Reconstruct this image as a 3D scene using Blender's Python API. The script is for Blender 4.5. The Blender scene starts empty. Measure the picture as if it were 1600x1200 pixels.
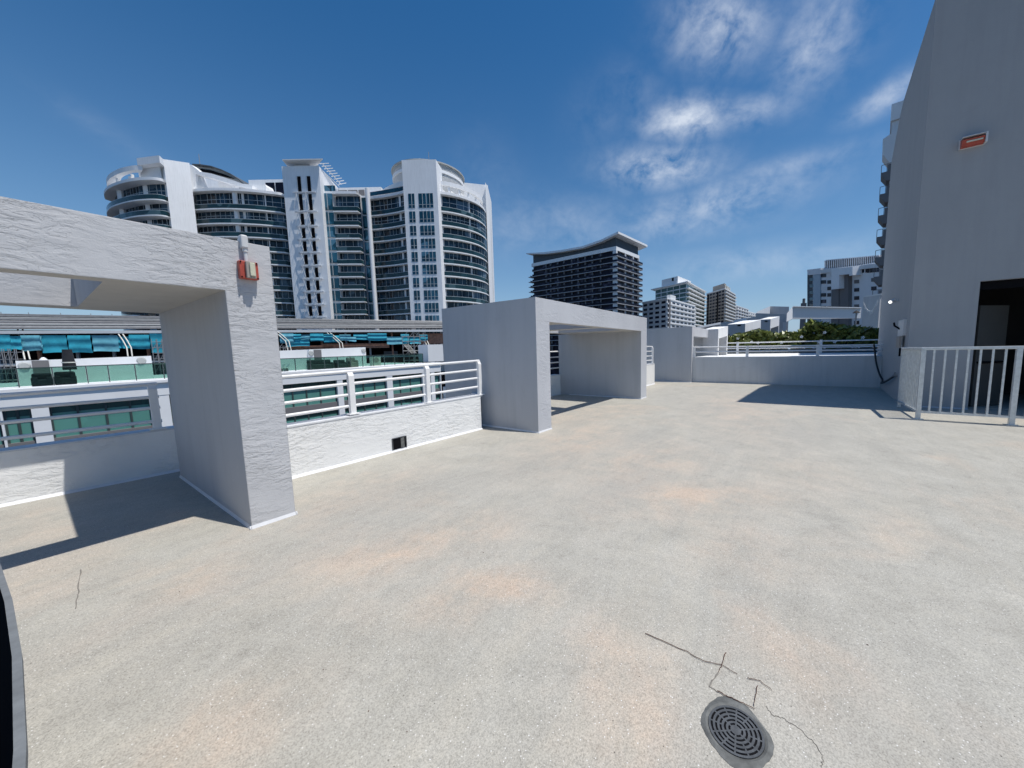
import bpy, math, random
from mathutils import Vector, Matrix
random.seed(7)
S = bpy.context.scene
COL = S.collection

# ------------------------------------------------------------------ camera
FPX, CX, CY = 560.4, 865.7, 607.35
PIT, ROL, YAW, HC = .1040, -.0196, .5968, 1.5
_cy, _sy, _cp, _sp = math.cos(YAW), math.sin(YAW), math.cos(PIT), math.sin(PIT)
FW = Vector((_cy*_cp, _sy*_cp, -_sp)); R0 = Vector((_sy, -_cy, 0)); U0 = R0.cross(FW)
RT = math.cos(ROL)*R0 + math.sin(ROL)*U0; UP = -math.sin(ROL)*R0 + math.cos(ROL)*U0
CAM = Vector((0, 0, HC))
cd = bpy.data.cameras.new('camera'); cam = bpy.data.objects.new('camera', cd); COL.objects.link(cam)
cd.sensor_width = 36; cd.lens = FPX/1600*36; cd.shift_x = (800-CX)/1600; cd.shift_y = (CY-600)/1600
cd.clip_start = .05; cd.clip_end = 6000
cam.matrix_world = Matrix(((RT.x, UP.x, -FW.x, 0), (RT.y, UP.y, -FW.y, 0), (RT.z, UP.z, -FW.z, HC), (0, 0, 0, 1)))
S.camera = cam

def ray(px, py): return FW + RT*((px-CX)/FPX) - UP*((py-CY)/FPX)
def at(px, py, dep): return CAM + ray(px, py)*dep              # point at a distance along the view axis
def plan(px, dep, py=400):
    p = at(px, py, dep); return (p.x, p.y)
def zat(px, py, dep): return at(px, py, dep).z
def onv(p0, p1, px, py):                                       # meets the vertical plane through two plan points
    d = Vector((p1[0]-p0[0], p1[1]-p0[1])); n = Vector((-d.y, d.x)); r = ray(px, py)
    t = (n.x*p0[0] + n.y*p0[1]) / (n.x*r.x + n.y*r.y)
    return CAM + r*t
def ony(y, px, py):
    r = ray(px, py); return CAM + r*(y/r.y)
def onx(x, px, py):
    r = ray(px, py); return CAM + r*(x/r.x)
def onz(z, px, py):
    r = ray(px, py); return CAM + r*((z-HC)/r.z)

# ------------------------------------------------------------------ materials
def newmat(name):
    m = bpy.data.materials.new(name); m.use_nodes = True
    nt = m.node_tree; b = nt.nodes['Principled BSDF']
    return m, nt, b
def nd(nt, typ, **kw):
    n = nt.nodes.new(typ)
    for k, v in kw.items():
        if k.startswith('i_'):
            n.inputs[k[2:].replace('_', ' ')].default_value = v
        else: setattr(n, k, v)
    return n
def ramp(nt, src, stops, interp='LINEAR'):
    r = nt.nodes.new('ShaderNodeValToRGB'); r.color_ramp.interpolation = interp
    e = r.color_ramp.elements
    while len(e) < len(stops): e.new(.5)
    for i, (p, c) in enumerate(stops):
        e[i].position = p; e[i].color = c if len(c) == 4 else (*c, 1)
    nt.links.new(src, r.inputs[0]); return r
def coords(nt, scale=(1, 1, 1)):
    tc = nt.nodes.new('ShaderNodeTexCoord'); mp = nt.nodes.new('ShaderNodeMapping')
    mp.inputs['Scale'].default_value = scale
    nt.links.new(tc.outputs['Object'], mp.inputs[0]); return mp.outputs[0]
def mixc(nt, fac, a, b, mode='MIX'):
    m = nt.nodes.new('ShaderNodeMix'); m.data_type = 'RGBA'; m.blend_type = mode
    if isinstance(fac, (int, float)): m.inputs[0].default_value = fac
    else: nt.links.new(fac, m.inputs[0])
    for i, v in ((6, a), (7, b)):
        if isinstance(v, tuple): m.inputs[i].default_value = (*v, 1) if len(v) == 3 else v
        else: nt.links.new(v, m.inputs[i])
    return m.outputs[2]

def plain(name, col, rough=.6, metal=0, var=.12, vscale=3, spec=.4, bump=0, bscale=60, streak=0):
    m, nt, b = newmat(name)
    v = coords(nt); n = nd(nt, 'ShaderNodeTexNoise', i_Scale=vscale, i_Detail=5.0, i_Roughness=.65)
    nt.links.new(v, n.inputs['Vector'])
    lo = tuple(c*(1-var) for c in col); hi = tuple(min(1, c*(1+var)) for c in col)
    r = ramp(nt, n.outputs[0], [(.3, lo), (.7, hi)])
    cout = r.outputs[0]
    if streak:   # rain streaks, roller marks and old filler patches
        n3 = nd(nt, 'ShaderNodeTexNoise', i_Scale=1.0, i_Detail=6.0, i_Roughness=.7); nt.links.new(coords(nt, (5, 5, .35)), n3.inputs['Vector'])
        r3 = ramp(nt, n3.outputs[0], [(.36, (1-streak,)*3), (.52, (1, 1, 1)), (.75, (1+streak*.4,)*3)])
        cout = mixc(nt, 1.0, cout, r3.outputs[0], 'MULTIPLY')
        n4 = nd(nt, 'ShaderNodeTexNoise', i_Scale=2.2, i_Detail=8.0, i_Roughness=.75, i_Distortion=.8); nt.links.new(v, n4.inputs['Vector'])
        r4 = ramp(nt, n4.outputs[0], [(.60, (1, 1, 1)), (.66, (1-streak*.7,)*3)])
        cout = mixc(nt, 1.0, cout, r4.outputs[0], 'MULTIPLY')
    nt.links.new(cout, b.inputs['Base Color'])
    b.inputs['Roughness'].default_value = rough; b.inputs['Metallic'].default_value = metal
    b.inputs['Specular IOR Level'].default_value = spec
    if bump:
        n2 = nd(nt, 'ShaderNodeTexNoise', i_Scale=bscale, i_Detail=4.0); nt.links.new(v, n2.inputs['Vector'])
        bp = nd(nt, 'ShaderNodeBump', i_Strength=bump, i_Distance=.004); nt.links.new(n2.outputs[0], bp.inputs['Height'])
        nt.links.new(bp.outputs[0], b.inputs['Normal'])
    return m

def stucco(name, col, strength=1.0, scale=(5, 5, 15), fine=.35, dist=.012, dirt=.06):
    """hand-trowelled stucco: plateaus whose ragged edges run mostly level"""
    m, nt, b = newmat(name)
    v = coords(nt, scale)
    w = nd(nt, 'ShaderNodeTexNoise', i_Scale=1.4, i_Detail=2.0); nt.links.new(coords(nt), w.inputs['Vector'])
    add = nd(nt, 'ShaderNodeVectorMath', operation='MULTIPLY_ADD'); add.inputs[1].default_value = (2.2, 2.2, 3.4)
    nt.links.new(w.outputs[1], add.inputs[0]); nt.links.new(v, add.inputs[2])
    n = nd(nt, 'ShaderNodeTexNoise', i_Scale=1.0, i_Detail=7.0, i_Roughness=.6, i_Distortion=.5)
    nt.links.new(add.outputs[0], n.inputs['Vector'])
    # three plateau steps
    r = ramp(nt, n.outputs[0], [(.36, (0, 0, 0)), (.385, (.33, .33, .33)), (.475, (.42, .42, .42)), (.497, (.72, .72, .72)), (.585, (.78, .78, .78)), (.61, (1, 1, 1))])
    # trowel pressed smooth in places
    k = nd(nt, 'ShaderNodeTexNoise', i_Scale=1.7, i_Detail=3.0); nt.links.new(coords(nt), k.inputs['Vector'])
    kr = ramp(nt, k.outputs[0], [(.40, (.12, .12, .12)), (.58, (1, 1, 1))])
    mul = nd(nt, 'ShaderNodeMath', operation='MULTIPLY'); nt.links.new(r.outputs[0], mul.inputs[0]); nt.links.new(kr.outputs[0], mul.inputs[1])
    f = nd(nt, 'ShaderNodeTexNoise', i_Scale=140.0, i_Detail=3.0); nt.links.new(coords(nt), f.inputs['Vector'])
    ad = nd(nt, 'ShaderNodeMath', operation='MULTIPLY_ADD'); ad.inputs[1].default_value = fine*.25
    nt.links.new(f.outputs[0], ad.inputs[0]); nt.links.new(mul.outputs[0], ad.inputs[2])
    bv = nd(nt, 'ShaderNodeBevel', samples=3, i_Radius=.012)
    bp = nd(nt, 'ShaderNodeBump', i_Strength=strength, i_Distance=dist)
    nt.links.new(bv.outputs[0], bp.inputs['Normal'])
    nt.links.new(ad.outputs[0], bp.inputs['Height']); nt.links.new(bp.outputs[0], b.inputs['Normal'])
    d = nd(nt, 'ShaderNodeTexNoise', i_Scale=.9, i_Detail=6.0, i_Roughness=.7); nt.links.new(coords(nt, (1, 1, .5)), d.inputs['Vector'])
    lo = tuple(c*(1-dirt*2) for c in col)
    cr = ramp(nt, d.outputs[0], [(.3, lo), (.62, col)])
    nt.links.new(cr.outputs[0], b.inputs['Base Color'])
    b.inputs['Roughness'].default_value = .75; b.inputs['Specular IOR Level'].default_value = .25
    return m

STAINS = []
for _q, _a, _b, _c, _w in (((640, 850), 0.75, 0.3, 2.6, 1.0), ((760, 925), 0.4, 0.2, 2.4, 0.95), ((505, 790), 0.35, 0.3, 0, 0.9), ((1075, 775), 0.9, 0.4, 2.2, 0.9), ((1160, 850), 0.4, 0.3, 0, 0.6), ((1165, 970), 0.22, 0.12, 0.3, 0.8), ((310, 915), 0.4, 0.25, 0.4, 0.8), ((970, 1035), 0.3, 0.2, 0.5, 0.75), ((1240, 1020), 0.25, 0.2, 0, 0.7), ((330, 1150), 0.3, 0.2, 0, 0.7), ((900, 690), 1.4, 0.7, 0.3, 0.8), ((1010, 725), 1.2, 0.6, 0, 0.7), ((1150, 640), 3, 0.8, 0.2, 0.6), ((620, 760), 0.6, 0.3, 0.4, 0.55), ((1250, 740), 0.8, 0.5, 0, 0.4), ((560, 960), 0.3, 0.15, 2, 0.3)):
    _r = ray(*_q); _p = CAM+_r*(-HC/_r.z); STAINS.append((_p.x, _p.y, _a, _b, _c, _w))

def floor_material():
    m, nt, b = newmat('coated_deck')
    c = coords(nt)
    big = nd(nt, 'ShaderNodeTexNoise', i_Scale=.42, i_Detail=6.0, i_Roughness=.6, i_Distortion=.6); nt.links.new(c, big.inputs['Vector'])
    med = nd(nt, 'ShaderNodeTexNoise', i_Scale=2.3, i_Detail=6.0, i_Roughness=.7); nt.links.new(c, med.inputs['Vector'])
    base = ramp(nt, med.outputs[0], [(.3, (.36, .345, .305)), (.5, (.40, .385, .342)), (.7, (.435, .42, .375))])
    st = ramp(nt, big.outputs[0], [(.53, (0, 0, 0)), (.61, (1, 1, 1))])
    st2 = ramp(nt, med.outputs[0], [(.38, (.15, .15, .15)), (.62, (1, 1, 1))])
    # peach stains where the old coating shows through, each at its own spot on the deck
    def mt(op, a, b_=0.0):
        n = nt.nodes.new('ShaderNodeMath'); n.operation = op
        for i, v_ in enumerate((a, b_)):
            if isinstance(v_, (int, float)): n.inputs[i].default_value = v_
            else: nt.links.new(v_, n.inputs[i])
        return n.outputs[0]
    wob = nd(nt, 'ShaderNodeTexNoise', i_Scale=2.0, i_Detail=5.0, i_Roughness=.65); nt.links.new(c, wob.inputs['Vector'])
    wo = nd(nt, 'ShaderNodeVectorMath', operation='MULTIPLY_ADD'); wo.inputs[1].default_value = (.9, .9, 0); nt.links.new(wob.outputs[1], wo.inputs[0]); nt.links.new(c, wo.inputs[2])
    sx = nd(nt, 'ShaderNodeSeparateXYZ'); nt.links.new(wo.outputs[0], sx.inputs[0])
    acc = mt('MULTIPLY', st.outputs[0], .45)
    for (wx, wy, ra, rb_, ang, wt_) in STAINS:
        dx = mt('SUBTRACT', sx.outputs[0], wx+.45-3.9); dy = mt('SUBTRACT', sx.outputs[1], wy+.45+3.475)
        ca, sa_ = math.cos(ang), math.sin(ang)
        u = mt('DIVIDE', mt('ADD', mt('MULTIPLY', dx, ca), mt('MULTIPLY', dy, sa_)), ra)
        v = mt('DIVIDE', mt('SUBTRACT', mt('MULTIPLY', dy, ca), mt('MULTIPLY', dx, sa_)), rb_)
        g_ = mt('MULTIPLY', mt('EXPONENT', mt('MULTIPLY', mt('ADD', mt('MULTIPLY', u, u), mt('MULTIPLY', v, v)), -.75)), wt_)
        acc = mt('MAXIMUM', acc, g_)
    fm = nd(nt, 'ShaderNodeMath', operation='MULTIPLY'); nt.links.new(acc, fm.inputs[0]); nt.links.new(st2.outputs[0], fm.inputs[1])
    fm2 = nd(nt, 'ShaderNodeMath', operation='MULTIPLY'); nt.links.new(fm.outputs[0], fm2.inputs[0]); fm2.inputs[1].default_value = 1.0
    col = mixc(nt, fm2.outputs[0], base.outputs[0], (.51, .41, .325))
    # greyer worn lanes
    g = nd(nt, 'ShaderNodeTexNoise', i_Scale=.75, i_Detail=4.0); nt.links.new(coords(nt, (.5, 1.3, 1)), g.inputs['Vector'])
    gr = ramp(nt, g.outputs[0], [(.5, (0, 0, 0)), (.68, (.5, .5, .5))])
    col = mixc(nt, gr.outputs[0], col, (.355, .342, .31))
    # long water marks running with the fall of the deck, and grime that gathered near the drain
    wm = nd(nt, 'ShaderNodeTexNoise', i_Scale=1.0, i_Detail=7.0, i_Roughness=.65, i_Distortion=1.2)
    mp2 = coords(nt, (.35, 1.6, 1)); nt.links.new(mp2, wm.inputs['Vector'])
    wr = ramp(nt, wm.outputs[0], [(.44, (1, 1, 1)), (.50, (.90, .895, .885)), (.53, (1, 1, 1)), (.60, (1.05, 1.03, 1.0))])
    col = mixc(nt, .45, col, wr.outputs[0], 'MULTIPLY')
    pt = nd(nt, 'ShaderNodeTexNoise', i_Scale=9.0, i_Detail=6.0, i_Roughness=.75); nt.links.new(c, pt.inputs['Vector'])
    ptr = ramp(nt, pt.outputs[0], [(.30, (.88, .87, .86)), (.45, (1, 1, 1)), (.72, (1.06, 1.05, 1.03))])
    col = mixc(nt, 1.0, col, ptr.outputs[0], 'MULTIPLY')
    # stone grains in the coating
    grain = nd(nt, 'ShaderNodeTexNoise', i_Scale=170.0, i_Detail=2.0, i_Roughness=.8); nt.links.new(c, grain.inputs['Vector'])
    gc = ramp(nt, grain.outputs[0], [(.3, (.62, .62, .62)), (.5, (1, 1, 1)), (.72, (1.3, 1.3, 1.3))])
    col = mixc(nt, 1.0, col, gc.outputs[0], 'MULTIPLY')
    vo = nd(nt, 'ShaderNodeTexVoronoi', i_Scale=82.0); nt.links.new(c, vo.inputs['Vector'])
    vd = ramp(nt, vo.outputs['Distance'], [(.16, (1, 1, 1)), (.26, (0, 0, 0))])
    sep = nd(nt, 'ShaderNodeSeparateColor'); nt.links.new(vo.outputs['Color'], sep.inputs[0])
    wsel = nd(nt, 'ShaderNodeMath', operation='GREATER_THAN'); wsel.inputs[1].default_value = .87; nt.links.new(sep.outputs[0], wsel.inputs[0])
    wf = nd(nt, 'ShaderNodeMath', operation='MULTIPLY'); nt.links.new(vd.outputs[0], wf.inputs[0]); nt.links.new(wsel.outputs[0], wf.inputs[1])
    col = mixc(nt, wf.outputs[0], col, (.72, .71, .68))
    vo2 = nd(nt, 'ShaderNodeTexVoronoi', i_Scale=55.0); nt.links.new(c, vo2.inputs['Vector'])
    vd2 = ramp(nt, vo2.outputs['Distance'], [(.1, (1, 1, 1)), (.17, (0, 0, 0))])
    sep2 = nd(nt, 'ShaderNodeSeparateColor'); nt.links.new(vo2.outputs['Color'], sep2.inputs[0])
    dsel = nd(nt, 'ShaderNodeMath', operation='GREATER_THAN'); dsel.inputs[1].default_value = .93; nt.links.new(sep2.outputs[1], dsel.inputs[0])
    df = nd(nt, 'ShaderNodeMath', operation='MULTIPLY'); nt.links.new(vd2.outputs[0], df.inputs[0]); nt.links.new(dsel.outputs[0], df.inputs[1])
    col = mixc(nt, df.outputs[0], col, (.09, .08, .07))
    nt.links.new(col, b.inputs['Base Color'])
    bp = nd(nt, 'ShaderNodeBump', i_Strength=.5, i_Distance=.003); nt.links.new(grain.outputs[0], bp.inputs['Height'])
    nt.links.new(bp.outputs[0], b.inputs['Normal'])
    b.inputs['Roughness'].default_value = .7; b.inputs['Specular IOR Level'].default_value = .3
    return m

def facade_glass(name, col, rough=.12, var=.6, cell=(.5, .5, .33), spec=.5):
    """window glass whose rooms and blinds behind differ from pane to pane"""
    m, nt, b = newmat(name)
    vo = nd(nt, 'ShaderNodeTexVoronoi', distance='CHEBYCHEV', i_Scale=1.0, i_Randomness=.6)
    nt.links.new(coords(nt, cell), vo.inputs['Vector'])
    sep = nd(nt, 'ShaderNodeSeparateColor'); nt.links.new(vo.outputs['Color'], sep.inputs[0])
    lo = tuple(c*(1-var) for c in col); hi = tuple(c*(1+var*1.4) for c in col)
    r = ramp(nt, sep.outputs[0], [(0, lo), (.62, col), (.86, hi), (.97, tuple(c*1.5+.05 for c in hi))])
    nt.links.new(r.outputs[0], b.inputs['Base Color'])
    b.inputs['Roughness'].default_value = rough; b.inputs['Specular IOR Level'].default_value = spec
    return m

M = {}
M['floor'] = floor_material()
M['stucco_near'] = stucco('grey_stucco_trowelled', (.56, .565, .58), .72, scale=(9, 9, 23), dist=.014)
M['stucco_white'] = stucco('white_stucco_trowelled', (.84, .84, .83), .9, scale=(8, 8, 20), dist=.011, dirt=.035)
M['stucco_mid'] = stucco('grey_stucco_fine', (.55, .565, .60), .55, scale=(9, 9, 22), dist=.008)
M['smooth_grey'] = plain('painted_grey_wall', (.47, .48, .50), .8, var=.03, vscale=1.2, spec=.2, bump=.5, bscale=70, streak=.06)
M['tower_grey'] = plain('painted_tower_wall', (.355, .365, .378), .85, var=.03, vscale=.8, spec=.15, bump=.9, bscale=45, streak=.035)
M['end_wall'] = plain('off_white_wall', (.60, .61, .62), .8, var=.04, vscale=1.0, spec=.15, bump=.5, bscale=60, streak=.07)
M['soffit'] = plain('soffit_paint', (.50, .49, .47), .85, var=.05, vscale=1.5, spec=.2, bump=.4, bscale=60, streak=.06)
M['caulk'] = plain('white_base_coving', (.66, .67, .69), .55, var=.06, vscale=9)
M['white_paint'] = plain('white_rail_paint', (.80, .80, .80), .35, var=.04, vscale=6, spec=.5, bump=.15, bscale=50)
M['alu'] = plain('brushed_rail_metal', (.60, .62, .62), .38, metal=.45, var=.15, vscale=14, spec=.5)
M['white_wall'] = plain('white_wall_paint', (.78, .79, .80), .7, var=.05, vscale=.5)
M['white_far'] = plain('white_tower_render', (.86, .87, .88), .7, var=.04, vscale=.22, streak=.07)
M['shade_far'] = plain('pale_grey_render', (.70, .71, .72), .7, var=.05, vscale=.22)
M['teal_glass'] = facade_glass('dark_teal_glass', (.010, .030, .050), .12, spec=.3)
M['bright_glass'] = facade_glass('bright_teal_glass', (.010, .065, .105), .1, var=.35, spec=.4)
M['rail_glass'] = facade_glass('balcony_glass', (.012, .042, .052), .08, var=.25, spec=.35)
M['navy_glass'] = facade_glass('dark_navy_glass', (.008, .009, .024), .35, var=.5, spec=.15)
M['mullion'] = plain('pale_mullion', (.45, .50, .53), .5, var=.05)
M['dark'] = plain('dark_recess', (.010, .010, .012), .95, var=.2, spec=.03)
M['tub_rim'] = plain('worn_grey_tub_rim', (.16, .17, .175), .7, var=.25, vscale=14, bump=.6, bscale=40)
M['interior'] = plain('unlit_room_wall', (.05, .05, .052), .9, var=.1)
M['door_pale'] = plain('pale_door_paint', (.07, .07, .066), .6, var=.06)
M['tarp'] = plain('blue_tarpaulin', (.04, .37, .49), .45, var=.22, vscale=.8, bump=.5, bscale=3)
M['tarp_pale'] = plain('pale_blue_tarpaulin', (.15, .44, .54), .45, var=.2, vscale=.7, bump=.5, bscale=3)
M['terracotta'] = plain('rusty_primer_steel', (.42, .21, .14), .8, var=.35, vscale=2)
M['steel'] = plain('galvanised_steel', (.34, .34, .35), .5, metal=.3, var=.15, vscale=2)
M['sheet'] = plain('weathered_sheet_metal', (.24, .243, .25), .55, metal=.2, var=.22, vscale=1.3)
M['cream_steel'] = plain('cream_painted_steel', (.68, .66, .60), .5, var=.08)
M['red_plastic'] = plain('faded_red_plastic', (.42, .075, .05), .45, var=.18, vscale=12)
M['lens'] = plain('yellowed_lens', (.62, .60, .45), .2, var=.12, vscale=30, spec=.6)
M['grey_pvc'] = plain('painted_pvc', (.60, .61, .62), .5, var=.06)
M['rubber'] = plain('black_rubber', (.012, .014, .018), .5, var=.2)
M['drain'] = plain('old_plastic_grate', (.075, .082, .09), .55, var=.35, vscale=25, bump=.5)
M['drain_ring'] = plain('grey_caulked_ring', (.13, .135, .132), .8, var=.45, vscale=14, bump=.8, bscale=40)
M['twig'] = plain('dry_brown_twig', (.095, .048, .034), .8, var=.3, vscale=30)
M['crack'] = plain('hairline_crack', (.20, .185, .165), .9, var=.2, vscale=30)
M['leaf'] = plain('glossy_leaf', (.17, .20, .05), .4, var=.6, vscale=1.6, spec=.5)
M['asphalt'] = plain('asphalt', (.06, .06, .06), .9, var=.2, vscale=.2)
M['green_win'] = facade_glass('frosted_green_glass', (.10, .27, .235), .25, var=.10, cell=(.3, .3, .2))
M['green_dark'] = facade_glass('dark_green_glass', (.022, .075, .070), .12, var=.25, cell=(.3, .3, .2))
M['bronze'] = plain('dark_green_frame', (.045, .065, .065), .5, var=.1)
M['roof_dark'] = plain('slate_grey_render', (.085, .10, .115), .8, var=.06, vscale=.1)
M['tan_wall'] = plain('tan_concrete', (.34, .31, .28), .8, var=.06, vscale=.1)
M['black_fabric'] = plain('black_outdoor_cover', (.016, .017, .022), .8, var=.3, vscale=3)
M['louver'] = plain('grey_louvre_metal', (.42, .43, .42), .6, var=.06)
M['blue_wall'] = plain('pale_blue_render', (.42, .50, .56), .8, var=.04, vscale=.1)
M['grey_wall_far'] = plain('cool_grey_render', (.72, .74, .77), .8, var=.05, vscale=.1)
M['slab_grey'] = plain('grey_slab_edge', (.36, .375, .40), .8, var=.05, vscale=.1)
M['taupe'] = plain('taupe_render', (.17, .165, .17), .8, var=.08, vscale=.1)
def clear_glass():
    m, nt, b = newmat('green_tinted_balustrade')
    out = nt.nodes['Material Output']
    t = nd(nt, 'ShaderNodeBsdfTransparent'); t.inputs[0].default_value = (.48, .66, .60, 1)
    g = nd(nt, 'ShaderNodeBsdfGlossy'); g.inputs['Roughness'].default_value = .05; g.inputs[0].default_value = (.8, .9, .9, 1)
    fr = nd(nt, 'ShaderNodeFresnel', i_IOR=1.45)
    mx = nd(nt, 'ShaderNodeMixShader'); nt.links.new(fr.outputs[0], mx.inputs[0]); nt.links.new(t.outputs[0], mx.inputs[1]); nt.links.new(g.outputs[0], mx.inputs[2])
    nt.links.new(mx.outputs[0], out.inputs[0]); return m
M['clear'] = clear_glass()
def lamp_mat():
    m, nt, b = newmat('lit_lamp_lens'); b.inputs['Emission Color'].default_value = (1, .98, .93, 1); b.inputs['Emission Strength'].default_value = 1.6
    b.inputs['Base Color'].default_value = (.9, .9, .88, 1); return m
M['lamp'] = lamp_mat()

# ------------------------------------------------------------------ mesh helpers
class MB:
    def __init__(s): s.v = []; s.f = []; s.m = []; s.sm = []
    def add(s, vs, fs, mi=0, smooth=False):
        o = len(s.v); s.v += [tuple(v) for v in vs]
        for f in fs: s.f.append([o+i for i in f]); s.m.append(mi); s.sm.append(smooth)
        return s
    def box(s, x0, x1, y0, y1, z0, z1, mi=0):
        vs = [(x, y, z) for z in (z0, z1) for (x, y) in ((x0, y0), (x1, y0), (x1, y1), (x0, y1))]
        return s.add(vs, [(3, 2, 1, 0), (4, 5, 6, 7), (0, 1, 5, 4), (1, 2, 6, 5), (2, 3, 7, 6), (3, 0, 4, 7)], mi)
    def prism(s, poly, z0, z1, mi=0):
        a = sum(poly[i][0]*poly[(i+1) % len(poly)][1]-poly[(i+1) % len(poly)][0]*poly[i][1] for i in range(len(poly)))
        if a < 0: poly = poly[::-1]
        n = len(poly); zz = z0 if isinstance(z0, (list, tuple)) else [z0]*n; zt = z1 if isinstance(z1, (list, tuple)) else [z1]*n
        vs = [(p[0], p[1], zz[i]) for i, p in enumerate(poly)] + [(p[0], p[1], zt[i]) for i, p in enumerate(poly)]
        fs = [tuple(range(n))[::-1], tuple(range(n, 2*n))] + [(i, (i+1) % n, n+(i+1) % n, n+i) for i in range(n)]
        return s.add(vs, fs, mi)
    def ext(s, pts, vec, mi=0):           # planar outline extruded by a vector
        n = len(pts); pts = [Vector(p) for p in pts]; vec = Vector(vec)
        c = Vector((0, 0, 0))
        for i in range(n): c += pts[i].cross(pts[(i+1) % n])
        if c.dot(vec) > 0: pts = pts[::-1]
        vs = pts + [p+vec for p in pts]
        fs = [tuple(range(n)), tuple(range(n, 2*n))[::-1]] + [(i+1 if i+1 < n else 0, i, n+i, n+(i+1) % n) for i in range(n)]
        return s.add(vs, fs, mi)
    def wall(s, p0, p1, z0, z1, t, mi=0, out=1):      # vertical slab from p0 to p1; thickness grows to one side
        d = Vector((p1[0]-p0[0], p1[1]-p0[1])).normalized(); n = Vector((-d.y, d.x))*t*out
        return s.prism([p0, p1, (p1[0]+n.x, p1[1]+n.y), (p0[0]+n.x, p0[1]+n.y)], z0, z1, mi)
    def strip(s, outer, inner, z0, z1, mi=0):         # band between two plan polylines
        for i in range(len(outer)-1):
            s.prism([outer[i], outer[i+1], inner[i+1], inner[i]], z0, z1, mi)
        return s
    def tube(s, pts, r, seg=8, mi=0, smooth=True, taper=None):
        pts = [Vector(p) for p in pts]; n = len(pts); rings = []
        ref = Vector((0, 0, 1))
        for i, p in enumerate(pts):
            d = (pts[min(i+1, n-1)]-pts[max(i-1, 0)]).normalized()
            a = d.cross(ref)
            if a.length < .05: a = d.cross(Vector((1, 0, 0)))
            a.normalize(); b = d.cross(a)
            rr = r if taper is None else r*(1+(taper-1)*i/(n-1))
            rings.append([p + (a*math.cos(2*math.pi*k/seg) + b*math.sin(2*math.pi*k/seg))*rr for k in range(seg)])
        vs = [v for g in rings for v in g]
        fs = [(i*seg+k, (i+1)*seg+k, (i+1)*seg+(k+1) % seg, i*seg+(k+1) % seg) for i in range(n-1) for k in range(seg)]
        s.add(vs, fs, mi, smooth)
        s.add(rings[0], [tuple(range(seg))], mi); s.add(rings[-1], [tuple(range(seg))[::-1]], mi)
        return s
    def cyl(s, c, r, z0, z1, seg=32, mi=0, r2=None):
        r2 = r if r2 is None else r2
        vs = [(c[0]+r*math.cos(2*math.pi*k/seg), c[1]+r*math.sin(2*math.pi*k/seg), z0) for k in range(seg)] + \
             [(c[0]+r2*math.cos(2*math.pi*k/seg), c[1]+r2*math.sin(2*math.pi*k/seg), z1) for k in range(seg)]
        s.add(vs, [(k, (k+1) % seg, seg+(k+1) % seg, seg+k) for k in range(seg)], mi, True)
        s.add(vs, [tuple(range(seg))[::-1], tuple(range(seg, 2*seg))], mi)
        return s
    def build(s, name, mats, parent=None, bevel=0):
        if not isinstance(mats, (list, tuple)): mats = [mats]
        if parent is not None: o0 = Vector(parent.location)
        else:
            xs = [v[0] for v in s.v]; ys = [v[1] for v in s.v]; zs = [v[2] for v in s.v]
            o0 = Vector(((min(xs)+max(xs))/2, (min(ys)+max(ys))/2, min(zs)))
        me = bpy.data.meshes.new(name)
        me.from_pydata([(v[0]-o0.x, v[1]-o0.y, v[2]-o0.z) for v in s.v], [], s.f)
        for m in mats: me.materials.append(m)
        me.polygons.foreach_set('material_index', s.m); me.polygons.foreach_set('use_smooth', s.sm)
        me.update()
        o = bpy.data.objects.new(name, me); COL.objects.link(o)
        if parent is not None: o.parent = parent
        else: o.location = o0
        if bevel:
            b = o.modifiers.new('bevel', 'BEVEL'); b.width = bevel; b.segments = 2; b.limit_method = 'ANGLE'
        return o

def tag(o, label, cat, group=None):
    o['label'] = label; o['category'] = cat
    if group: o['group'] = group
    return o
def thing(name, loc, label, cat, group=None):
    o = bpy.data.objects.new(name, None); COL.objects.link(o); o.location = loc; o.empty_display_size = .3
    return tag(o, label, cat, group)
class Root:      # parts of a child: location sum helper
    pass
def sub(o, root):            # lets a sub-part be built in world coordinates under a part
    class P: pass
    return o
def build_sub(mb, name, mat, part, root):
    o = mb.build(name, mat, root); o.parent = part; return o
def struct(o): o['kind'] = 'structure'; return o

# ------------------------------------------------------------------ constants of the terrace
YF, YB, H, B = 3.903, 6.45, 2.465, 2.05

# ================================================================== the terrace itself
mb = MB(); mb.box(-9, 16.8, -14, 7.05, -.35, 0)
struct(mb.build('terrace_floor', M['floor']))
mb = MB(); mb.box(-9.01, 19, -14.01, 7.06, -22, -.36)
tag(mb.build('terrace_building', M['white_wall']), 'white building below that carries the roof terrace', 'building')
mb = MB(); mb.add([(-3000, -3000, -22.02), (3000, -3000, -22.02), (3000, 3000, -22.02), (-3000, 3000, -22.02)], [(0, 1, 2, 3)])
struct(mb.build('ground', M['asphalt']))

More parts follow.
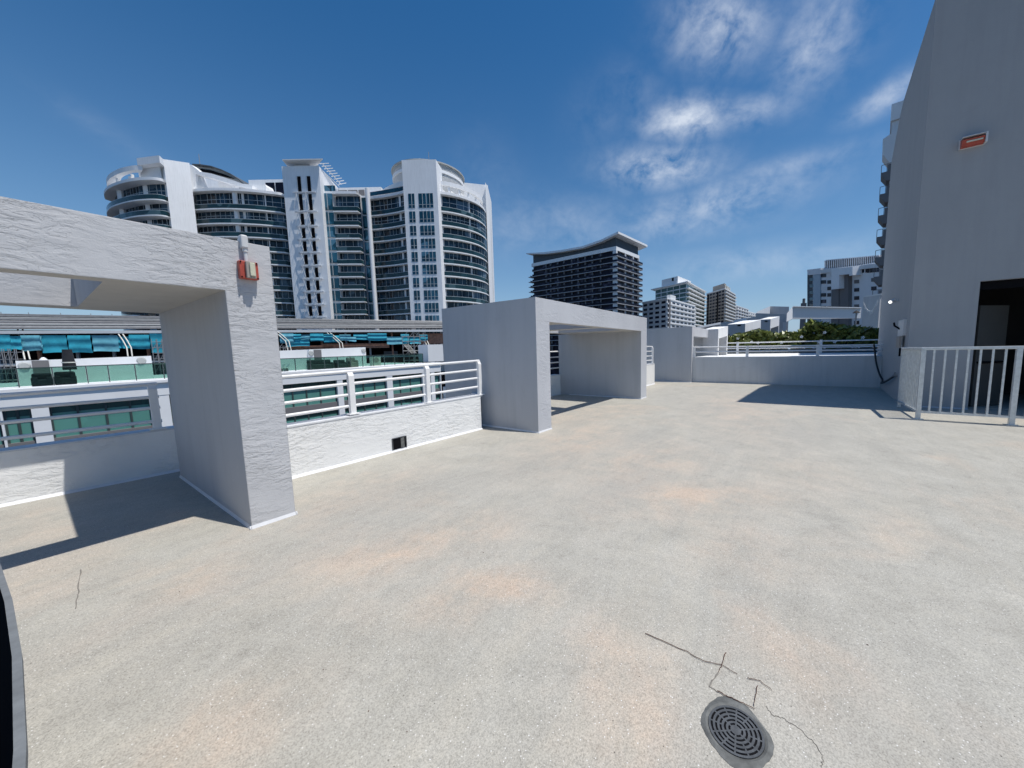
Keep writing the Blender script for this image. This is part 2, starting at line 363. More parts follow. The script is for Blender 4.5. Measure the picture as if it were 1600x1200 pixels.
# ------------------------------------------------------------------ portals
def portal(name, xa, xb, xc, xd, holes, label, near=False, yr=YB, group='stucco portal frames along the terrace edge'):
    """left pillar xa..xb, right pillar xc..xd, roof with openings (x0,x1)"""
    r = thing('portal_frame', ((xa+xd)/2, (YF+YB)/2, 0), label, 'portal frame', group)
    fm = M['stucco_near'] if near else M['stucco_mid']
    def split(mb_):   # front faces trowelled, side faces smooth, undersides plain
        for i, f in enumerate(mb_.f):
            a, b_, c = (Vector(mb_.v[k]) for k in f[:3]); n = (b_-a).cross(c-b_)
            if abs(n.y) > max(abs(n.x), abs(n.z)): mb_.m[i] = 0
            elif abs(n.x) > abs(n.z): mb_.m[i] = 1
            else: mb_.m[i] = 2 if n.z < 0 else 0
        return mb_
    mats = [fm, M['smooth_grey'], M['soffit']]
    if xa is not None and xb is not None:
        split(MB().box(xa, xb, YF, YB, 0, B)).build('pillar', mats, r)
    if xc is not None:
        split(MB().box(xc, xd, YF, yr, 0, B)).build('pillar', mats, r)
    rb = MB(); t = .175; hy0, hy1 = YF+t, YB-.29
    rb.box(xa, xd, YF, hy0, B, H); rb.box(xa, xd, hy1, YB, B, H)
    x = xa
    for (h0, h1) in holes:
        rb.box(x, h0, hy0, hy1, B, H); x = h1
    rb.box(x, xd, hy0, hy1, B, H)
    split(rb).build('roof_slab', mats, r)
    for (p0, p1) in ((xa, xb), (xc, xd)):
        if p0 is None: continue
        c = .014; cb = MB()
        cb.ext([(p0-c, YF, 0.001), (p0-c, YF-c, 0.001), (p0-c, YF-.001, .03)], (p1-p0+2*c, 0, 0))
        cb.ext([(p0, YF-c, 0.001), (p0-c, YF-c, 0.001), (p0-.001, YF-c, .03)], (0, YB-YF+c, 0))
        cb.ext([(p1, YF-c, 0.001), (p1+c, YF-c, 0.001), (p1+.001, YF-c, .03)], (0, YB-YF+c, 0))
        cb.build('base_coving', M['caulk'], r)
    return r
portal('a', -3.85, -3.52, .985, 1.317, [(-3.0, .37)], 'nearest grey stucco portal frame, at the left edge, carrying a red alarm light', near=True)
portal('b', 5.206, 5.63, 10.43, 10.915, [(6.3, 7.75), (8.15, 9.4)], 'middle grey stucco portal frame standing whole behind the white railing', yr=6.86)
portal('c', 16.66, 16.95, 20.2, 20.6, [(17.8, 19.4)], 'third grey stucco portal frame, beside the solid wall across the terrace end')

# ------------------------------------------------------------------ parapets with coving
def parapet(x0, x1, y, z0, z1, label, ret0=False, ret1=None):
    r = thing('parapet_wall', ((x0+x1)/2, y+.1, 0), label, 'wall', 'low parapet walls at the terrace edge')
    b = MB()
    poly = [(x0, y), (x1, y)]
    if ret1: poly += [(x1+ret1[0], y+ret1[1]), (x1+ret1[0], y+.26+ret1[1])]
    poly += [(x1, y+.26), (x0, y+.26)]
    zt = []
    for p in poly: zt.append(z0+(z1-z0)*min(1, (p[0]-x0)/(x1-x0)))
    b.prism(poly, 0, zt); b.build('wall', M['stucco_white'], r)
    cp = MB(); zt2 = [z+.018 for z in zt]
    pl2 = [(px_, py_-.006 if py_ < y+.01 else py_) for px_, py_ in poly]
    cp.prism(pl2, [z+.0005 for z in zt], zt2); cp.build('coping', M['caulk'], r)
    c = MB(); c.ext([(x0, y, .001), (x0, y-.035, .001), (x0, y-.001, .03)], (x1-x0, 0, 0)); c.build('base_coving', M['caulk'], r)
    return r
parapet(-6, 1.2, 6.81, .52, .57, 'white stucco parapet seen through the nearest portal, part in shade')
parapet(1.317, 4.95, 5.11, .63, .66, 'white sunlit stucco parapet between the two nearest portals, pierced by a scupper', ret1=(.25, .25))
parapet(5.63, 10.43, 6.81, .68, .68, 'shaded stucco parapet under the roof of the middle portal')
parapet(10.915, 15.3, 5.11, .86, .86, 'short white parapet between the middle portal and the third portal', ret1=(.3, .3))
# side returns that close the wall between portals
def closer(x0, x1, y0, y1, z, label):
    b = MB(); b.box(x0, x1, y0, y1, 0, z); tag(b.build('side_wall', M['stucco_white']), label, 'wall')

# ------------------------------------------------------------------ white pipe railings
def pipe_rail(x0, x1, posts, y, lines, label, foot, r_=.021, bend=True):
    """lines: z at x0 and x1 for each pipe, top first"""
    root = thing('pipe_railing', ((x0+x1)/2, y, foot), label, 'railing', 'white pipe railings on the parapets')
    def z(k, x): a, b_ = lines[k]; return a+(b_-a)*(x-x0)/(x1-x0)
    for k in range(len(lines)):
        MB().tube([(x0, y, z(k, x0)), (x1, y, z(k, x1))], r_*(1.1 if k == 0 else 1), 10).build('rail', M['white_paint'], root)
    for i, xp in enumerate(posts):
        m_ = MB(); zt = z(0, xp); w, t = .038, .05
        prof = [(y-t, foot-.02), (y-t, zt-.06), (y-t+.03, zt-.012), (y-.01, zt+.022), (y+.03, zt+.022), (y+.03, zt-.02), (y+.012, zt-.05), (y+.012, foot-.02)]
        m_.ext([(xp-w, a, b_) for a, b_ in prof], (2*w, 0, 0))
        p = m_.build('post', M['white_paint'], root, bevel=.004)
        m_ = MB(); fz = foot+.012; m_.box(xp-.075, xp+.075, y-.085, y+.045, fz, fz+.012)
        for bx in (-.055, .055): m_.cyl((xp+bx, y-.07), .009, fz+.012, fz+.022, 6)
        build_sub(m_, 'foot_plate', M['white_paint'], p, root)
    return root
ym = 5.20
def ln(a, b_, y, x0, x1):
    p, q = ony(y, *a), ony(y, *b_)
    s_ = (q.z-p.z)/(q.x-p.x); return (p.z+(x0-p.x)*s_, p.z+(x1-p.x)*s_)
L = [ln(a, b_, ym, 1.32, 5.02) for a, b_ in (((440, 589), (743.7, 564)), ((442, 611), (743.7, 578)), ((445, 630), (743.7, 591)), ((448, 649.5), (743.7, 604.7)))]
pipe_rail(1.32, 5.02, (2.55, 3.81, 5.01), ym, L, 'white pipe railing in full sun between the two nearest portals', .66)
yl = 6.88
L = [ln(a, b_, yl, -6, .95) for a, b_ in (((0, 618), (228, 601)), ((0, 640), (230, 621)), ((0, 661), (232, 638)), ((0, 686), (236, 659)))]
pipe_rail(-6, .95, (-3.6, -1.4, .9), yl, L, 'white pipe railing seen through the nearest portal, mostly in shade', .58)
L = [(z_, z_+.05) for z_ in (1.44, 1.25, 1.07, .88)]
pipe_rail(5.63, 10.43, (7.0, 8.6), 6.88, L, 'white pipe railing glimpsed beneath the middle portal roof', .69)
L = [(z_, z_) for z_ in (1.62, 1.42, 1.22, 1.04)]
pipe_rail(10.92, 15.25, (12.6, 15.2), 5.2, L, 'short white pipe railing beyond the middle portal', .88)

# scupper in the sunlit parapet
sc = thing('scupper', (3.18, 5.09, .035), 'small dark square drain scupper at the foot of the sunlit parapet', 'drain outlet')
MB().box(3.068, 3.283, 5.101, 5.1115, .035, .205, 0).build('opening', M['dark'], sc)
m_ = MB(); m_.box(3.058, 3.068, 5.092, 5.112, .035, .212); m_.box(3.283, 3.296, 5.085, 5.112, .032, .212); m_.box(3.068, 3.283, 5.09, 5.112, .205, .216)
m_.build('frame', M['drain'], sc)
MB().box(3.2, 3.26, 5.094, 5.1008, .04, .2).build('flap', M['drain_ring'], sc)

# ------------------------------------------------------------------ solid end wall, raised roof and its rails
XE = 16.8
ew = thing('end_wall', (XE, .5, 0), 'solid grey wall across the far end of the terrace', 'wall')
m_ = MB(); m_.prism([(XE, 3.93), (XE+.25, 3.93), (XE+.25, -2.6), (XE, -2.6)], 0, 1.12); m_.build('wall', M['end_wall'], ew)
m_ = MB(); m_.prism([(XE+.25, 3.9), (27.5, 3.9), (27.5, -6), (XE+.25, -6)], .6, 1.118)
struct(m_.build('raised_roof', M['white_wall']))
er = thing('end_railing', (XE+.12, .5, 1.12), 'low two-pipe white railing along the top of the end wall', 'railing')
for zz in ((1.555, 1.50), (1.345, 1.33)):
    MB().tube([(XE+.12, 3.9, zz[0]), (XE+.12, -2.6, zz[1])], .03, 10).build('rail', M['white_paint'], er)
for yy in (3.86, 1.75, -.62, -2.5):
    MB().box(XE+.09, XE+.15, yy-.05, yy+.05, 1.121, 1.56).build('post', M['white_paint'], er, bevel=.005)
XR = 24.0
er = thing('inner_railing', (XR, -1, 1.12), 'second low white railing, in front of the green hedge', 'railing')
for zz in (1.80, 1.47):
    MB().tube([(XR, 6.5, zz), (XR, -4.5, zz-.05)], .032, 10).build('rail', M['white_paint'], er)
for yy in (6.4, 3.0, -1.0, -4.4):
    MB().box(XR-.06, XR+.06, yy-.06, yy+.06, 1.121, 1.84).build('post', M['white_paint'], er, bevel=.01)
pl = thing('hedge_planter', (26.5, 0, 1.12), 'long dark planter trough under the hedge', 'planter')
MB().box(25.4, 27.6, -5.0, 9.0, 1.0, 1.34).build('trough', M['roof_dark'], pl)

# hedge: leaf clusters through a long uneven volume
def leaf_mass(name, fn, n, size, label, mat, stems=None):
    m_ = MB(); rnd = random.Random(11)
    for i in range(n):
        p = fn(rnd)
        if p is None: continue
        a = rnd.uniform(0, 6.28); t = rnd.uniform(-.9, .9); l = size*rnd.uniform(.6, 1.4); w = l*.42
        d = Vector((math.cos(a)*math.cos(t), math.sin(a)*math.cos(t), math.sin(t)))
        sd = d.cross(Vector((rnd.uniform(-1, 1), rnd.uniform(-1, 1), rnd.uniform(-.3, 1.2)))).normalized()
        p = Vector(p); m_.add([p-d*l*.5, p+sd*w*.5, p+d*l*.5, p-sd*w*.5], [(0, 1, 2, 3)])
    return m_
rr = random.Random(3)
bumps = [(rr.uniform(-4.6, 8.6), rr.uniform(.35, .9), rr.uniform(.1, .4)) for _ in range(34)]
def hfn(r):
    y = r.uniform(-4.7, 8.9)
    top = 2.36 + .72*min(1, max(0, (5.5-y)/5.0)) + (.0 if y > -3.2 else -.5*(-3.2-y)/1.5)
    for (c, w, h) in bumps: top += h*.8*math.exp(-((y-c)/w)**2) - .03
    u = r.random()**.5; z = 1.3+(top-1.3)*u
    x = 26.4 + r.uniform(-1, 1)*(.75+.2*math.sin(y*2.3)*math.cos(z*3))
    if math.sin(y*5.1+z*4)*math.cos(x*6+y*2) > .78: return None
    return (x, y, z)
hm = leaf_mass('hedge', hfn, 11000, .40, '', None)
hr = thing('hedge', (26.4, 1, 1.5), 'long leafy green hedge growing behind the inner railing', 'hedge')
hm.build('foliage', M['leaf'], hr)
fl_ = MB(); rf_ = random.Random(4)
for i in range(15):
    yf_ = rf_.uniform(-3.6, 7.6)
    cz_ = rf_.uniform(1.65, 2.3); q_ = Vector((25.5, yf_, cz_))
    for a_ in range(5):
        t_ = a_*1.2566; fl_.add([q_, q_+Vector((-.04, .07*math.cos(t_), .07*math.sin(t_))), q_+Vector((-.02, .10*math.cos(t_+.5), .10*math.sin(t_+.5))), q_+Vector((-.04, .07*math.cos(t_+1), .07*math.sin(t_+1)))], [(0, 1, 2, 3)])
o = fl_.build('blossom', M['white_paint'], hr); o['kind'] = 'stuff'
st = MB()
for i in range(40):
    y = rr.uniform(-4.6, 8.7); st.tube([(26.4, y, 1.4), (26.4+rr.uniform(-.3, .3), y+rr.uniform(-.3, .3), 2.4)], .03, 5)
st.build('stems', M['twig'], hr)

# portals of the wing beyond: each has a shaded side wall, a sunlit front and an opening
def far_portal(A, Bp, L_, za, zb_, beam, label, leg=.22, zg=1.12):
    """A, Bp: plan ends of the sunlit front; the side wall runs back from A"""
    r = thing('portal_frame', ((A[0]+Bp[0])/2, (A[1]+Bp[1])/2, zg), label, 'portal frame', 'stucco portal frames of the neighbouring wing')
    A, Bp = Vector(A), Vector(Bp); d = (Bp-A); ln_ = d.length; d.normalize()
    def q(s_, t_): p = A+d*s_+Vector((0, 1))*t_; return (p.x, p.y)
    def z(s_): return za+(zb_-za)*s_/ln_
    def piece(s0, s1, lo, hi, name, mat):
        m_ = MB(); pl_ = [q(s0, 0), q(s1, 0), q(s1, L_), q(s0, L_)]
        m_.prism(pl_, lo if isinstance(lo, float) else [z(s0)-beam, z(s1)-beam, z(s1)-beam, z(s0)-beam], [z(s0)-hi, z(s1)-hi, z(s1)-hi, z(s0)-hi])
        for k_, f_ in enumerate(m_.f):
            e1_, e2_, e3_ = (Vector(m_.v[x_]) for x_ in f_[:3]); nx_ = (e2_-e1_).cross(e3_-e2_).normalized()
            if abs(nx_.z) < .5 and abs(nx_.x) > .9: m_.m[k_] = 1  # grey sides, white front: shade and sun put into the colour
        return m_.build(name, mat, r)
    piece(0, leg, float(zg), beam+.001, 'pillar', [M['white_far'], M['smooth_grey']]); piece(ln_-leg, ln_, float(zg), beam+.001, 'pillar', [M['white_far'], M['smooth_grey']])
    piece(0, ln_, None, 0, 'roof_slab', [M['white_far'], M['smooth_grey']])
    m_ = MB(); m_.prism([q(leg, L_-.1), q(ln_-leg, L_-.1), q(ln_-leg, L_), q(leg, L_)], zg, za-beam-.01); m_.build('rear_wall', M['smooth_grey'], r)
    return r
def zpx(px, py, dep): return zat(px, py, dep)
far_portal(plan(1122.5, 18.3, 515), plan(1137.5, 19.3, 512), .75, zpx(1122.5, 514, 18.3), zpx(1137.5, 509.8, 19.3), .5, 'small portal frame right behind the end wall, first of the neighbouring wing', leg=.12)
far_portal(plan(1164.5, 29, 506), plan(1189, 31.2, 500), 1.35, zpx(1164.5, 505.5, 29), zpx(1189, 499.5, 31.2), .68, 'portal frame of the neighbouring wing rising behind the left end of the hedge', leg=.13)
far_portal(plan(1204, 36, 499), plan(1218, 37.6, 495), 1.0, zpx(1204, 498.5, 36), zpx(1218, 494.4, 37.6), .95, 'narrow portal frame of the neighbouring wing, third from the end wall', leg=.13)
r = thing('roof_beam', (*plan(1239, 33), 1.12), 'long pale stucco beam above the hedge, reaching the pillar with the string lights', 'roof beam')
def raked(pxa, ya0, ya1, da, pxb, yb0, yb1, db, t, name, mat, root):
    """slab between two plan points whose top and foot heights come from the picture rows"""
    a_, b_ = plan(pxa, da, ya0), plan(pxb, db, yb0)
    pts = [(*a_, zat(pxa, ya1, da)), (*b_, zat(pxb, yb1, db)), (*b_, zat(pxb, yb0, db)), (*a_, zat(pxa, ya0, da))]
    m_ = MB(); away = Vector((b_[0]+a_[0], b_[1]+a_[1])).normalized()*t; m_.ext(pts, (away.x, away.y, 0)); return m_.build(name, mat, root)
raked(1229.5, 490, 502.5, 33, 1239, 478.5, 498, 33.9, .5, 'sunlit_end', M['white_far'], r)  # white end, greyer beam: sun and shade carried by the colour
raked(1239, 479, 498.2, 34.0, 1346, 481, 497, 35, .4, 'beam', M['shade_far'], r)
raked(1239, 478.2, 479.4, 33.8, 1346, 480.2, 481.4, 34.8, .9, 'beam_highlight', M['white_wall'], r)  # thin white strip draws the highlight along the beam's top
m_ = MB(); q = plan(1230.5, 33.3); m_.box(q[0], q[0]+.3, q[1]-.12, q[1]+.1, 0, zat(1230, 502.4, 33.3)); m_.build('leg', M['stucco_mid'], r)
r = thing('wing_wall', (*plan(1180, 44), 1.12), 'stepped grey side wall of the neighbouring wing behind the small portal frames', 'wall')
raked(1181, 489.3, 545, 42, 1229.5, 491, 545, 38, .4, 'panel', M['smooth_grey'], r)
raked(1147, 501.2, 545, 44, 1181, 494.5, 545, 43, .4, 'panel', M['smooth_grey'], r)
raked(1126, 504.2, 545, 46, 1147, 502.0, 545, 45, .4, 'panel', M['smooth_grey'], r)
raked(1147, 500.3, 504.4, 43.9, 1166.5, 496.2, 502.0, 43.3, .1, 'sunlit_step', M['white_far'], r)  # white slivers hold the sunlit faces in their colour, grey panels the shade
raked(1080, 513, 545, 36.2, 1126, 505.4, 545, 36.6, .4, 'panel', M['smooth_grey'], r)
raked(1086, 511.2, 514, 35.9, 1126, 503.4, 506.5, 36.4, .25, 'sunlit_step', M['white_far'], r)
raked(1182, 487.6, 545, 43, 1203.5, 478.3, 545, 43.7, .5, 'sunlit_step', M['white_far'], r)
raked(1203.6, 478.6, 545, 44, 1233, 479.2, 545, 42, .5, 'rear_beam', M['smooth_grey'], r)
for (px_, py_, pa_, d_) in ((1155, 508.5, 1164.5, 29), (1197, 502, 1204, 36)):
    xw = plan(pa_, d_, 500)[0]; p = onx(xw, px_, py_); m_ = MB(); m_.box(xw-.06, xw-.002, p.y-.12, p.y+.12, p.z-.06, p.z+.06); m_.build('vent', M['dark'], r)
# pillar with garland
pp0, pp1 = plan(1348, 27, 480), plan(1374, 26, 480)
r = thing('roof_pillar', (*pp0, 1.12), 'broad pale pillar with string lights draped on it beside the tower', 'pillar')
ztp = zat(1360, 463, 26.5)
m_ = MB(); m_.wall(pp0, pp1, 1.0, ztp, .8, out=1); m_.build('shaft', M['end_wall'], r)
m_ = MB(); m_.wall((pp0[0]-.05, pp0[1]-.05), (pp1[0]-.05, pp1[1]-.05), ztp, ztp+.1, .9, out=1); m_.build('cap', M['white_wall'], r)
r = thing('string_lights', (*plan(1360, 25.9), 4), 'white string of festoon lights hanging in a loop on the pale pillar', 'string lights')
m_ = MB(); pts = []
for i in range(25):
    u = i/24; px_ = 1349+22*u; py_ = 472+16*(1-(2*u-1)**2)-4*u; p = at(px_, py_, 26.2-.9*u-.35); pts.append(p)
m_.tube(pts, .012, 5); m_.build('cable', M['white_paint'], r)
m_ = MB()
for p in pts[1:]:
    j = rr.uniform(-.1, .05)
    for k in range(2):
        q = p+Vector((0, 0, -.07*k+j)); m_.cyl((q.x, q.y), .04, q.z-.06, q.z, 7)
m_.build('bulbs', M['white_paint'], r)
r = thing('patio_umbrella', (*plan(1342, 27.5), 1.12), 'small dark parasol standing left of the pale pillar', 'umbrella')
q = plan(1344, 27.5); zt_ = zat(1342, 484, 27.5)
m_ = MB(); m_.tube([(q[0], q[1], 1.12), (q[0], q[1], zt_)], .05, 8); m_.build('pole', M['steel'], r)
m_ = MB(); m_.cyl(q, .26, zt_-.2, zt_, 8, r2=.04); m_.build('canopy', M['black_fabric'], r)

# ================================================================== stair tower on the right
TX = 11.94
def tower():
    r = thing('stair_tower', (13.5, -5, 0), 'tall plain grey tower with a dark doorway at the right edge', 'tower')
    A0 = (TX, -2.18); B1 = (18.4, -2.52)
    DJ, DE, DT = -3.25, -5.4, 2.845
    zA = 9.08; w = .3
    # front wall with the doorway
    m_ = MB(); m_.box(TX, TX+w, DJ, -2.185-.295, 0, DT); m_.box(TX, TX+w, -11, DE, 0, DT); m_.box(TX, TX+w, -11, -2.185-.295, DT, zA)
    m_.build('front_wall', M['tower_grey'], r)
    # side wall with its raking top
    m_ = MB()
    pts = [(TX, A0[1], 0), (18.4, B1[1], 0), (18.4, B1[1], 8.05), (17.5, -2.47, 8.55), (16.8, -2.43, 8.88), (16.2, -2.40, 9.06), (TX, A0[1], zA)]
    m_.ext(pts, (0, -.3, 0)); m_.build('side_wall', M['tower_grey'], r)
    m_ = MB(); m_.box(TX+w, 18.3, -11, -2.9, 3.3, 8.6); m_.build('core', M['tower_grey'], r)
    m_ = MB(); m_.box(20, 31, -12, -4.3, 1.2, 12); m_.build('upper_core', M['tower_grey'], r)
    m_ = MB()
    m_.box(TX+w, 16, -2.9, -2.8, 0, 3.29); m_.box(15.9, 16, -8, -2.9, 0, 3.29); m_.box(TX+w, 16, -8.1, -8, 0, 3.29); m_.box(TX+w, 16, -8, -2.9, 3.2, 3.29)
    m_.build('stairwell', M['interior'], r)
    m_ = MB(); m_.box(TX+w, 15.9, -8, -2.9, .002, .01); m_.build('threshold', M['floor'], r)
    # inner frame and open door leaf
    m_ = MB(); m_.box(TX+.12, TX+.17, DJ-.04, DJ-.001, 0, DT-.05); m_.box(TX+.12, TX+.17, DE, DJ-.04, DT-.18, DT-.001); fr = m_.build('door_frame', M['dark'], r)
    p0, p1 = (TX+.45, DJ-.12), (TX+1.0, DJ-.72)
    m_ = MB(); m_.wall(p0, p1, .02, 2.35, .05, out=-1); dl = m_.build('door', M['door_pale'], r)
    m_ = MB(); m_.tube([(TX+.42, DJ-.2, 1.05), (TX+.9, DJ-.73, 1.05)], .025, 8); build_sub(m_, 'push_bar', M['dark'], dl, r)
    m_ = MB(); m_.ext([(TX, -2.2, .001), (TX-.03, -2.2, .001), (TX-.001, -2.2, .03)], (0, DJ+2.2, 0)); m_.build('base_coving', M['smooth_grey'], r)
tower()
# alarm light on the tower
r = thing('alarm_light', (TX-.05, -2.9, 5.75), 'red alarm light with a pale cover high on the tower wall', 'alarm light', 'red alarm lights')
m_ = MB(); m_.box(TX-.03, TX-.001, -3.09, -2.72, 5.7, 5.9); m_.build('back_plate', M['grey_pvc'], r)
m_ = MB(); m_.ext([(TX-.03, -3.07, 5.88), (TX-.16, -3.07, 5.84), (TX-.12, -3.07, 5.72), (TX-.03, -3.07, 5.71)], (0, .33, 0)); hb = m_.build('housing', M['red_plastic'], r)
m_ = MB(); m_.box(TX-.175, TX-.03, -3.105, -3.075, 5.70, 5.90); m_.box(TX-.17, TX-.03, -3.07, -2.74, 5.885, 5.9); m_.build('cover', M['grey_pvc'], r)
m_ = MB(); m_.box(TX-.165, TX-.15, -3.04, -2.8, 5.77, 5.80); m_.build('lens', M['lens'], r)

# things on the tower's side wall
def yB(x): return -2.18-(x-TX)*.0526
def onB(px, py): return onv((TX, -2.18), (18.4, -2.52), px, py)
p = onB(1404, 470)
r = thing('wall_lamp', (p.x, p.y+.05, p.z), 'small lit wall lamp on the shaded side of the tower', 'lamp')
m_ = MB(); m_.tube([(p.x, p.y, p.z), (p.x, p.y+.08, p.z)], .03, 10); m_.build('bracket', M['grey_pvc'], r)
m_ = MB(); m_.tube([(p.x-.0, p.y+.08, p.z+.03), (p.x-.05, p.y+.17, p.z-.02)], .05, 12); m_.build('lamp_shade', M['grey_pvc'], r)
m_ = MB(); m_.tube([(p.x-.05, p.y+.171, p.z-.02), (p.x-.07, p.y+.19, p.z-.03)], .04, 12); m_.build('lens', M['lamp'], r)
r = thing('electrical_box', (12.6, yB(12.6)+.06, 1.6), 'weathered electrical box and switches on the tower side wall', 'electrical box')
x0, x1 = 12.25, 13.1
m_ = MB(); m_.box(x0+.1, x1-.15, yB(x0)-.03, yB(x0)+.05, 1.72, 2.12); m_.build('panel', M['grey_pvc'], r)
m_ = MB(); m_.box(x0+.2, x1-.3, yB(x0)+.05, yB(x0)+.09, 1.42, 1.7); m_.build('switch_cover', M['tan_wall'], r)
m_ = MB(); m_.tube([(x0+.35, yB(x0)+.04, 1.41), (x0+.35, yB(x0)+.04, 1.2)], .02, 8); m_.tube([(x0+.5, yB(x0)+.05, 1.9), (x0+.9, yB(x0)+.09, 2.0), (x0+1.1, yB(x0)+.07, 2.08)], .022, 8); m_.build('conduit', M['dark'], r)
# hose
p0, p1, p2 = onx(16.55, 1366, 541), onx(16.4, 1385, 599), onB(1402, 587)
pts = []
key = [onx(16.75, 1365.5, 538), onx(16.7, 1367, 549), onx(16.6, 1369, 566), onx(16.3, 1374, 584), onx(16.0, 1379, 594), onB(1385, 599)+Vector((0, .12, 0)), onB(1393, 595)+Vector((0, .1, 0)), p2+Vector((0, .05, 0))]
for i in range(len(key)-1):
    for k in range(5):
        t = k/5; a, b_, c, d = key[max(i-1, 0)], key[i], key[i+1], key[min(i+2, len(key)-1)]
        pts.append(.5*((2*b_)+(c-a)*t+(2*a-5*b_+4*c-d)*t*t+(3*b_-a-3*c+d)*t**3))
pts.append(key[-1])
m_ = MB(); m_.tube(pts, .028, 8)
tag(m_.build('garden_hose', M['rubber']), 'black hose looping from the end wall railing to a tap on the tower', 'hose')
r = thing('water_tap', (p2.x, p2.y, p2.z), 'small outdoor tap at the end of the black hose', 'tap')
m_ = MB(); m_.tube([(p2.x, p2.y-.01, p2.z), (p2.x, p2.y+.1, p2.z)], .03, 8); m_.build('spout', M['steel'], r)
m_ = MB(); m_.tube([(p2.x-.06, p2.y+.06, p2.z+.08), (p2.x+.06, p2.y+.06, p2.z+.08)], .018, 6); m_.tube([(p2.x, p2.y+.06, p2.z), (p2.x, p2.y+.06, p2.z+.08)], .014, 6); m_.build('handle', M['steel'], r)

# metal guard rail before the doorway
r = thing('guard_rail', (10.0, -3.2, 0), 'grey metal balustrade with vertical bars in front of the dark doorway', 'railing')
gx = 9.98; y0, y1, y2 = -2.05, -3.27, -4.5
zt_ = 1.415
m_ = MB(); m_.box(gx-.03, gx+.03, y2-2, y0+.035, zt_-.035, zt_+.02); m_.box(gx+.03, TX-.28, y0-.035, y0+.035, zt_-.035, zt_+.02); m_.build('top_rail', M['alu'], r, bevel=.008)
m_ = MB(); m_.box(gx-.02, gx+.02, y2-2, y0, .13, .17); m_.box(gx+.02, TX-.3, y0-.02, y0+.02, .13, .17); m_.build('bottom_rail', M['alu'], r)
for yy in (y0, y1, y2, y2-1.22):
    m_ = MB(); m_.box(gx-.032, gx+.032, yy-.035, yy+.035, .012, zt_-.035); pst = m_.build('post', M['alu'], r)
    m_ = MB(); m_.box(gx-.07, gx+.07, yy-.08, yy+.08, .001, .012); m_.cyl((gx-.05, yy+.06), .009, .012, .022, 6); m_.cyl((gx-.05, yy-.06), .009, .012, .022, 6); build_sub(m_, 'foot_plate', M['alu'], pst, r)
m_ = MB(); m_.box(TX-.34, TX-.28, y0-.03, y0+.03, .012, zt_-.035); pst = m_.build('post', M['alu'], r)
for seg, n in (((y0, y1), 8), ((y1, y2), 8), ((y2, y2-1.22), 8)):
    for k in range(1, n):
        yy = seg[0]+(seg[1]-seg[0])*k/n
        m_ = MB(); m_.box(gx-.011, gx+.011, yy-.014, yy+.014, .17, zt_-.035); m_.build('bar', M['alu'], r)
for k in range(1, 13):
    xx = gx+(TX-.31-gx)*k/13
    m_ = MB(); m_.box(xx-.014, xx+.014, y0-.011, y0+.011, .17, zt_-.035); m_.build('bar', M['alu'], r)

# ------------------------------------------------------------------ red alarm light on the nearest portal
r = thing('alarm_light', (1.145, YF-.03, 2.15), 'red alarm light with a yellowed lens on the nearest portal', 'alarm light', 'red alarm lights')
m_ = MB(); m_.box(1.078, 1.205, YF-.055, YF-.001, 2.155, 2.30); m_.build('housing', M['red_plastic'], r, bevel=.006)
m_ = MB(); m_.box(1.115, 1.178, YF-.085, YF-.0555, 2.16, 2.295); m_.build('lens_mount', M['tan_wall'], r, bevel=.004)
m_ = MB(); m_.box(1.135, 1.172, YF-.1, YF-.0855, 2.175, 2.285); m_.build('lens', M['lens'], r, bevel=.006)
m_ = MB()
for (a, b_) in ((1.088, 2.166), (1.195, 2.166), (1.088, 2.29), (1.195, 2.29)): m_.tube([(a, YF-.056, b_), (a, YF-.062, b_)], .006, 6)
m_.build('screws', M['dark'], r)
r = thing('junction_box', (1.13, YF-.02, 2.4), 'grey painted conduit and box above the near red alarm light', 'conduit')
m_ = MB(); m_.box(1.108, 1.158, YF-.05, YF+.03, 2.405, 2.515); m_.build('box', M['grey_pvc'], r, bevel=.012)
m_ = MB(); m_.tube([(1.137, YF-.022, 2.30), (1.137, YF-.022, 2.41)], .014, 10); m_.tube([(1.137, YF-.022, 2.38), (1.137, YF-.022, 2.405)], .02, 10); m_.build('conduit', M['grey_pvc'], r)

# ------------------------------------------------------------------ floor drain, twigs, cracks
dc = (1.43, .14); dr = thing('floor_drain', (*dc, 0), 'round grey floor drain grate set in the terrace floor', 'drain')
m_ = MB(); seg = 48; vs = []; rg = random.Random(5)
offs = [.006*math.sin(k*.55)+.008*math.sin(k*.26+1)+rg.uniform(-.002, .002) for k in range(seg)]
def ring(mb_, c, ra, rb, za, zb_, jit=None):
    vs = []
    for k in range(seg):
        a = 2*math.pi*k/seg; j = jit[k] if jit else 0
        vs.append((c[0]+(ra+j)*math.cos(a), c[1]+(ra+j)*math.sin(a), za))
        vs.append((c[0]+rb*math.cos(a), c[1]+rb*math.sin(a), zb_))
    mb_.add(vs, [(2*k, 2*((k+1) % seg), 2*((k+1) % seg)+1, 2*k+1) for k in range(seg)], 0, True)
ring(m_, dc, .130, .110, .0015, .007, offs); ring(m_, dc, .110, .1, .007, .0025); m_.build('sealant_ring', M['drain_ring'], dr)
m_ = MB(); m_.cyl(dc, .1, .0018, .0024, 48); m_.build('sump', M['dark'], dr)
m_ = MB()
radii = [.099, .083, .067, .051, .035, .019]
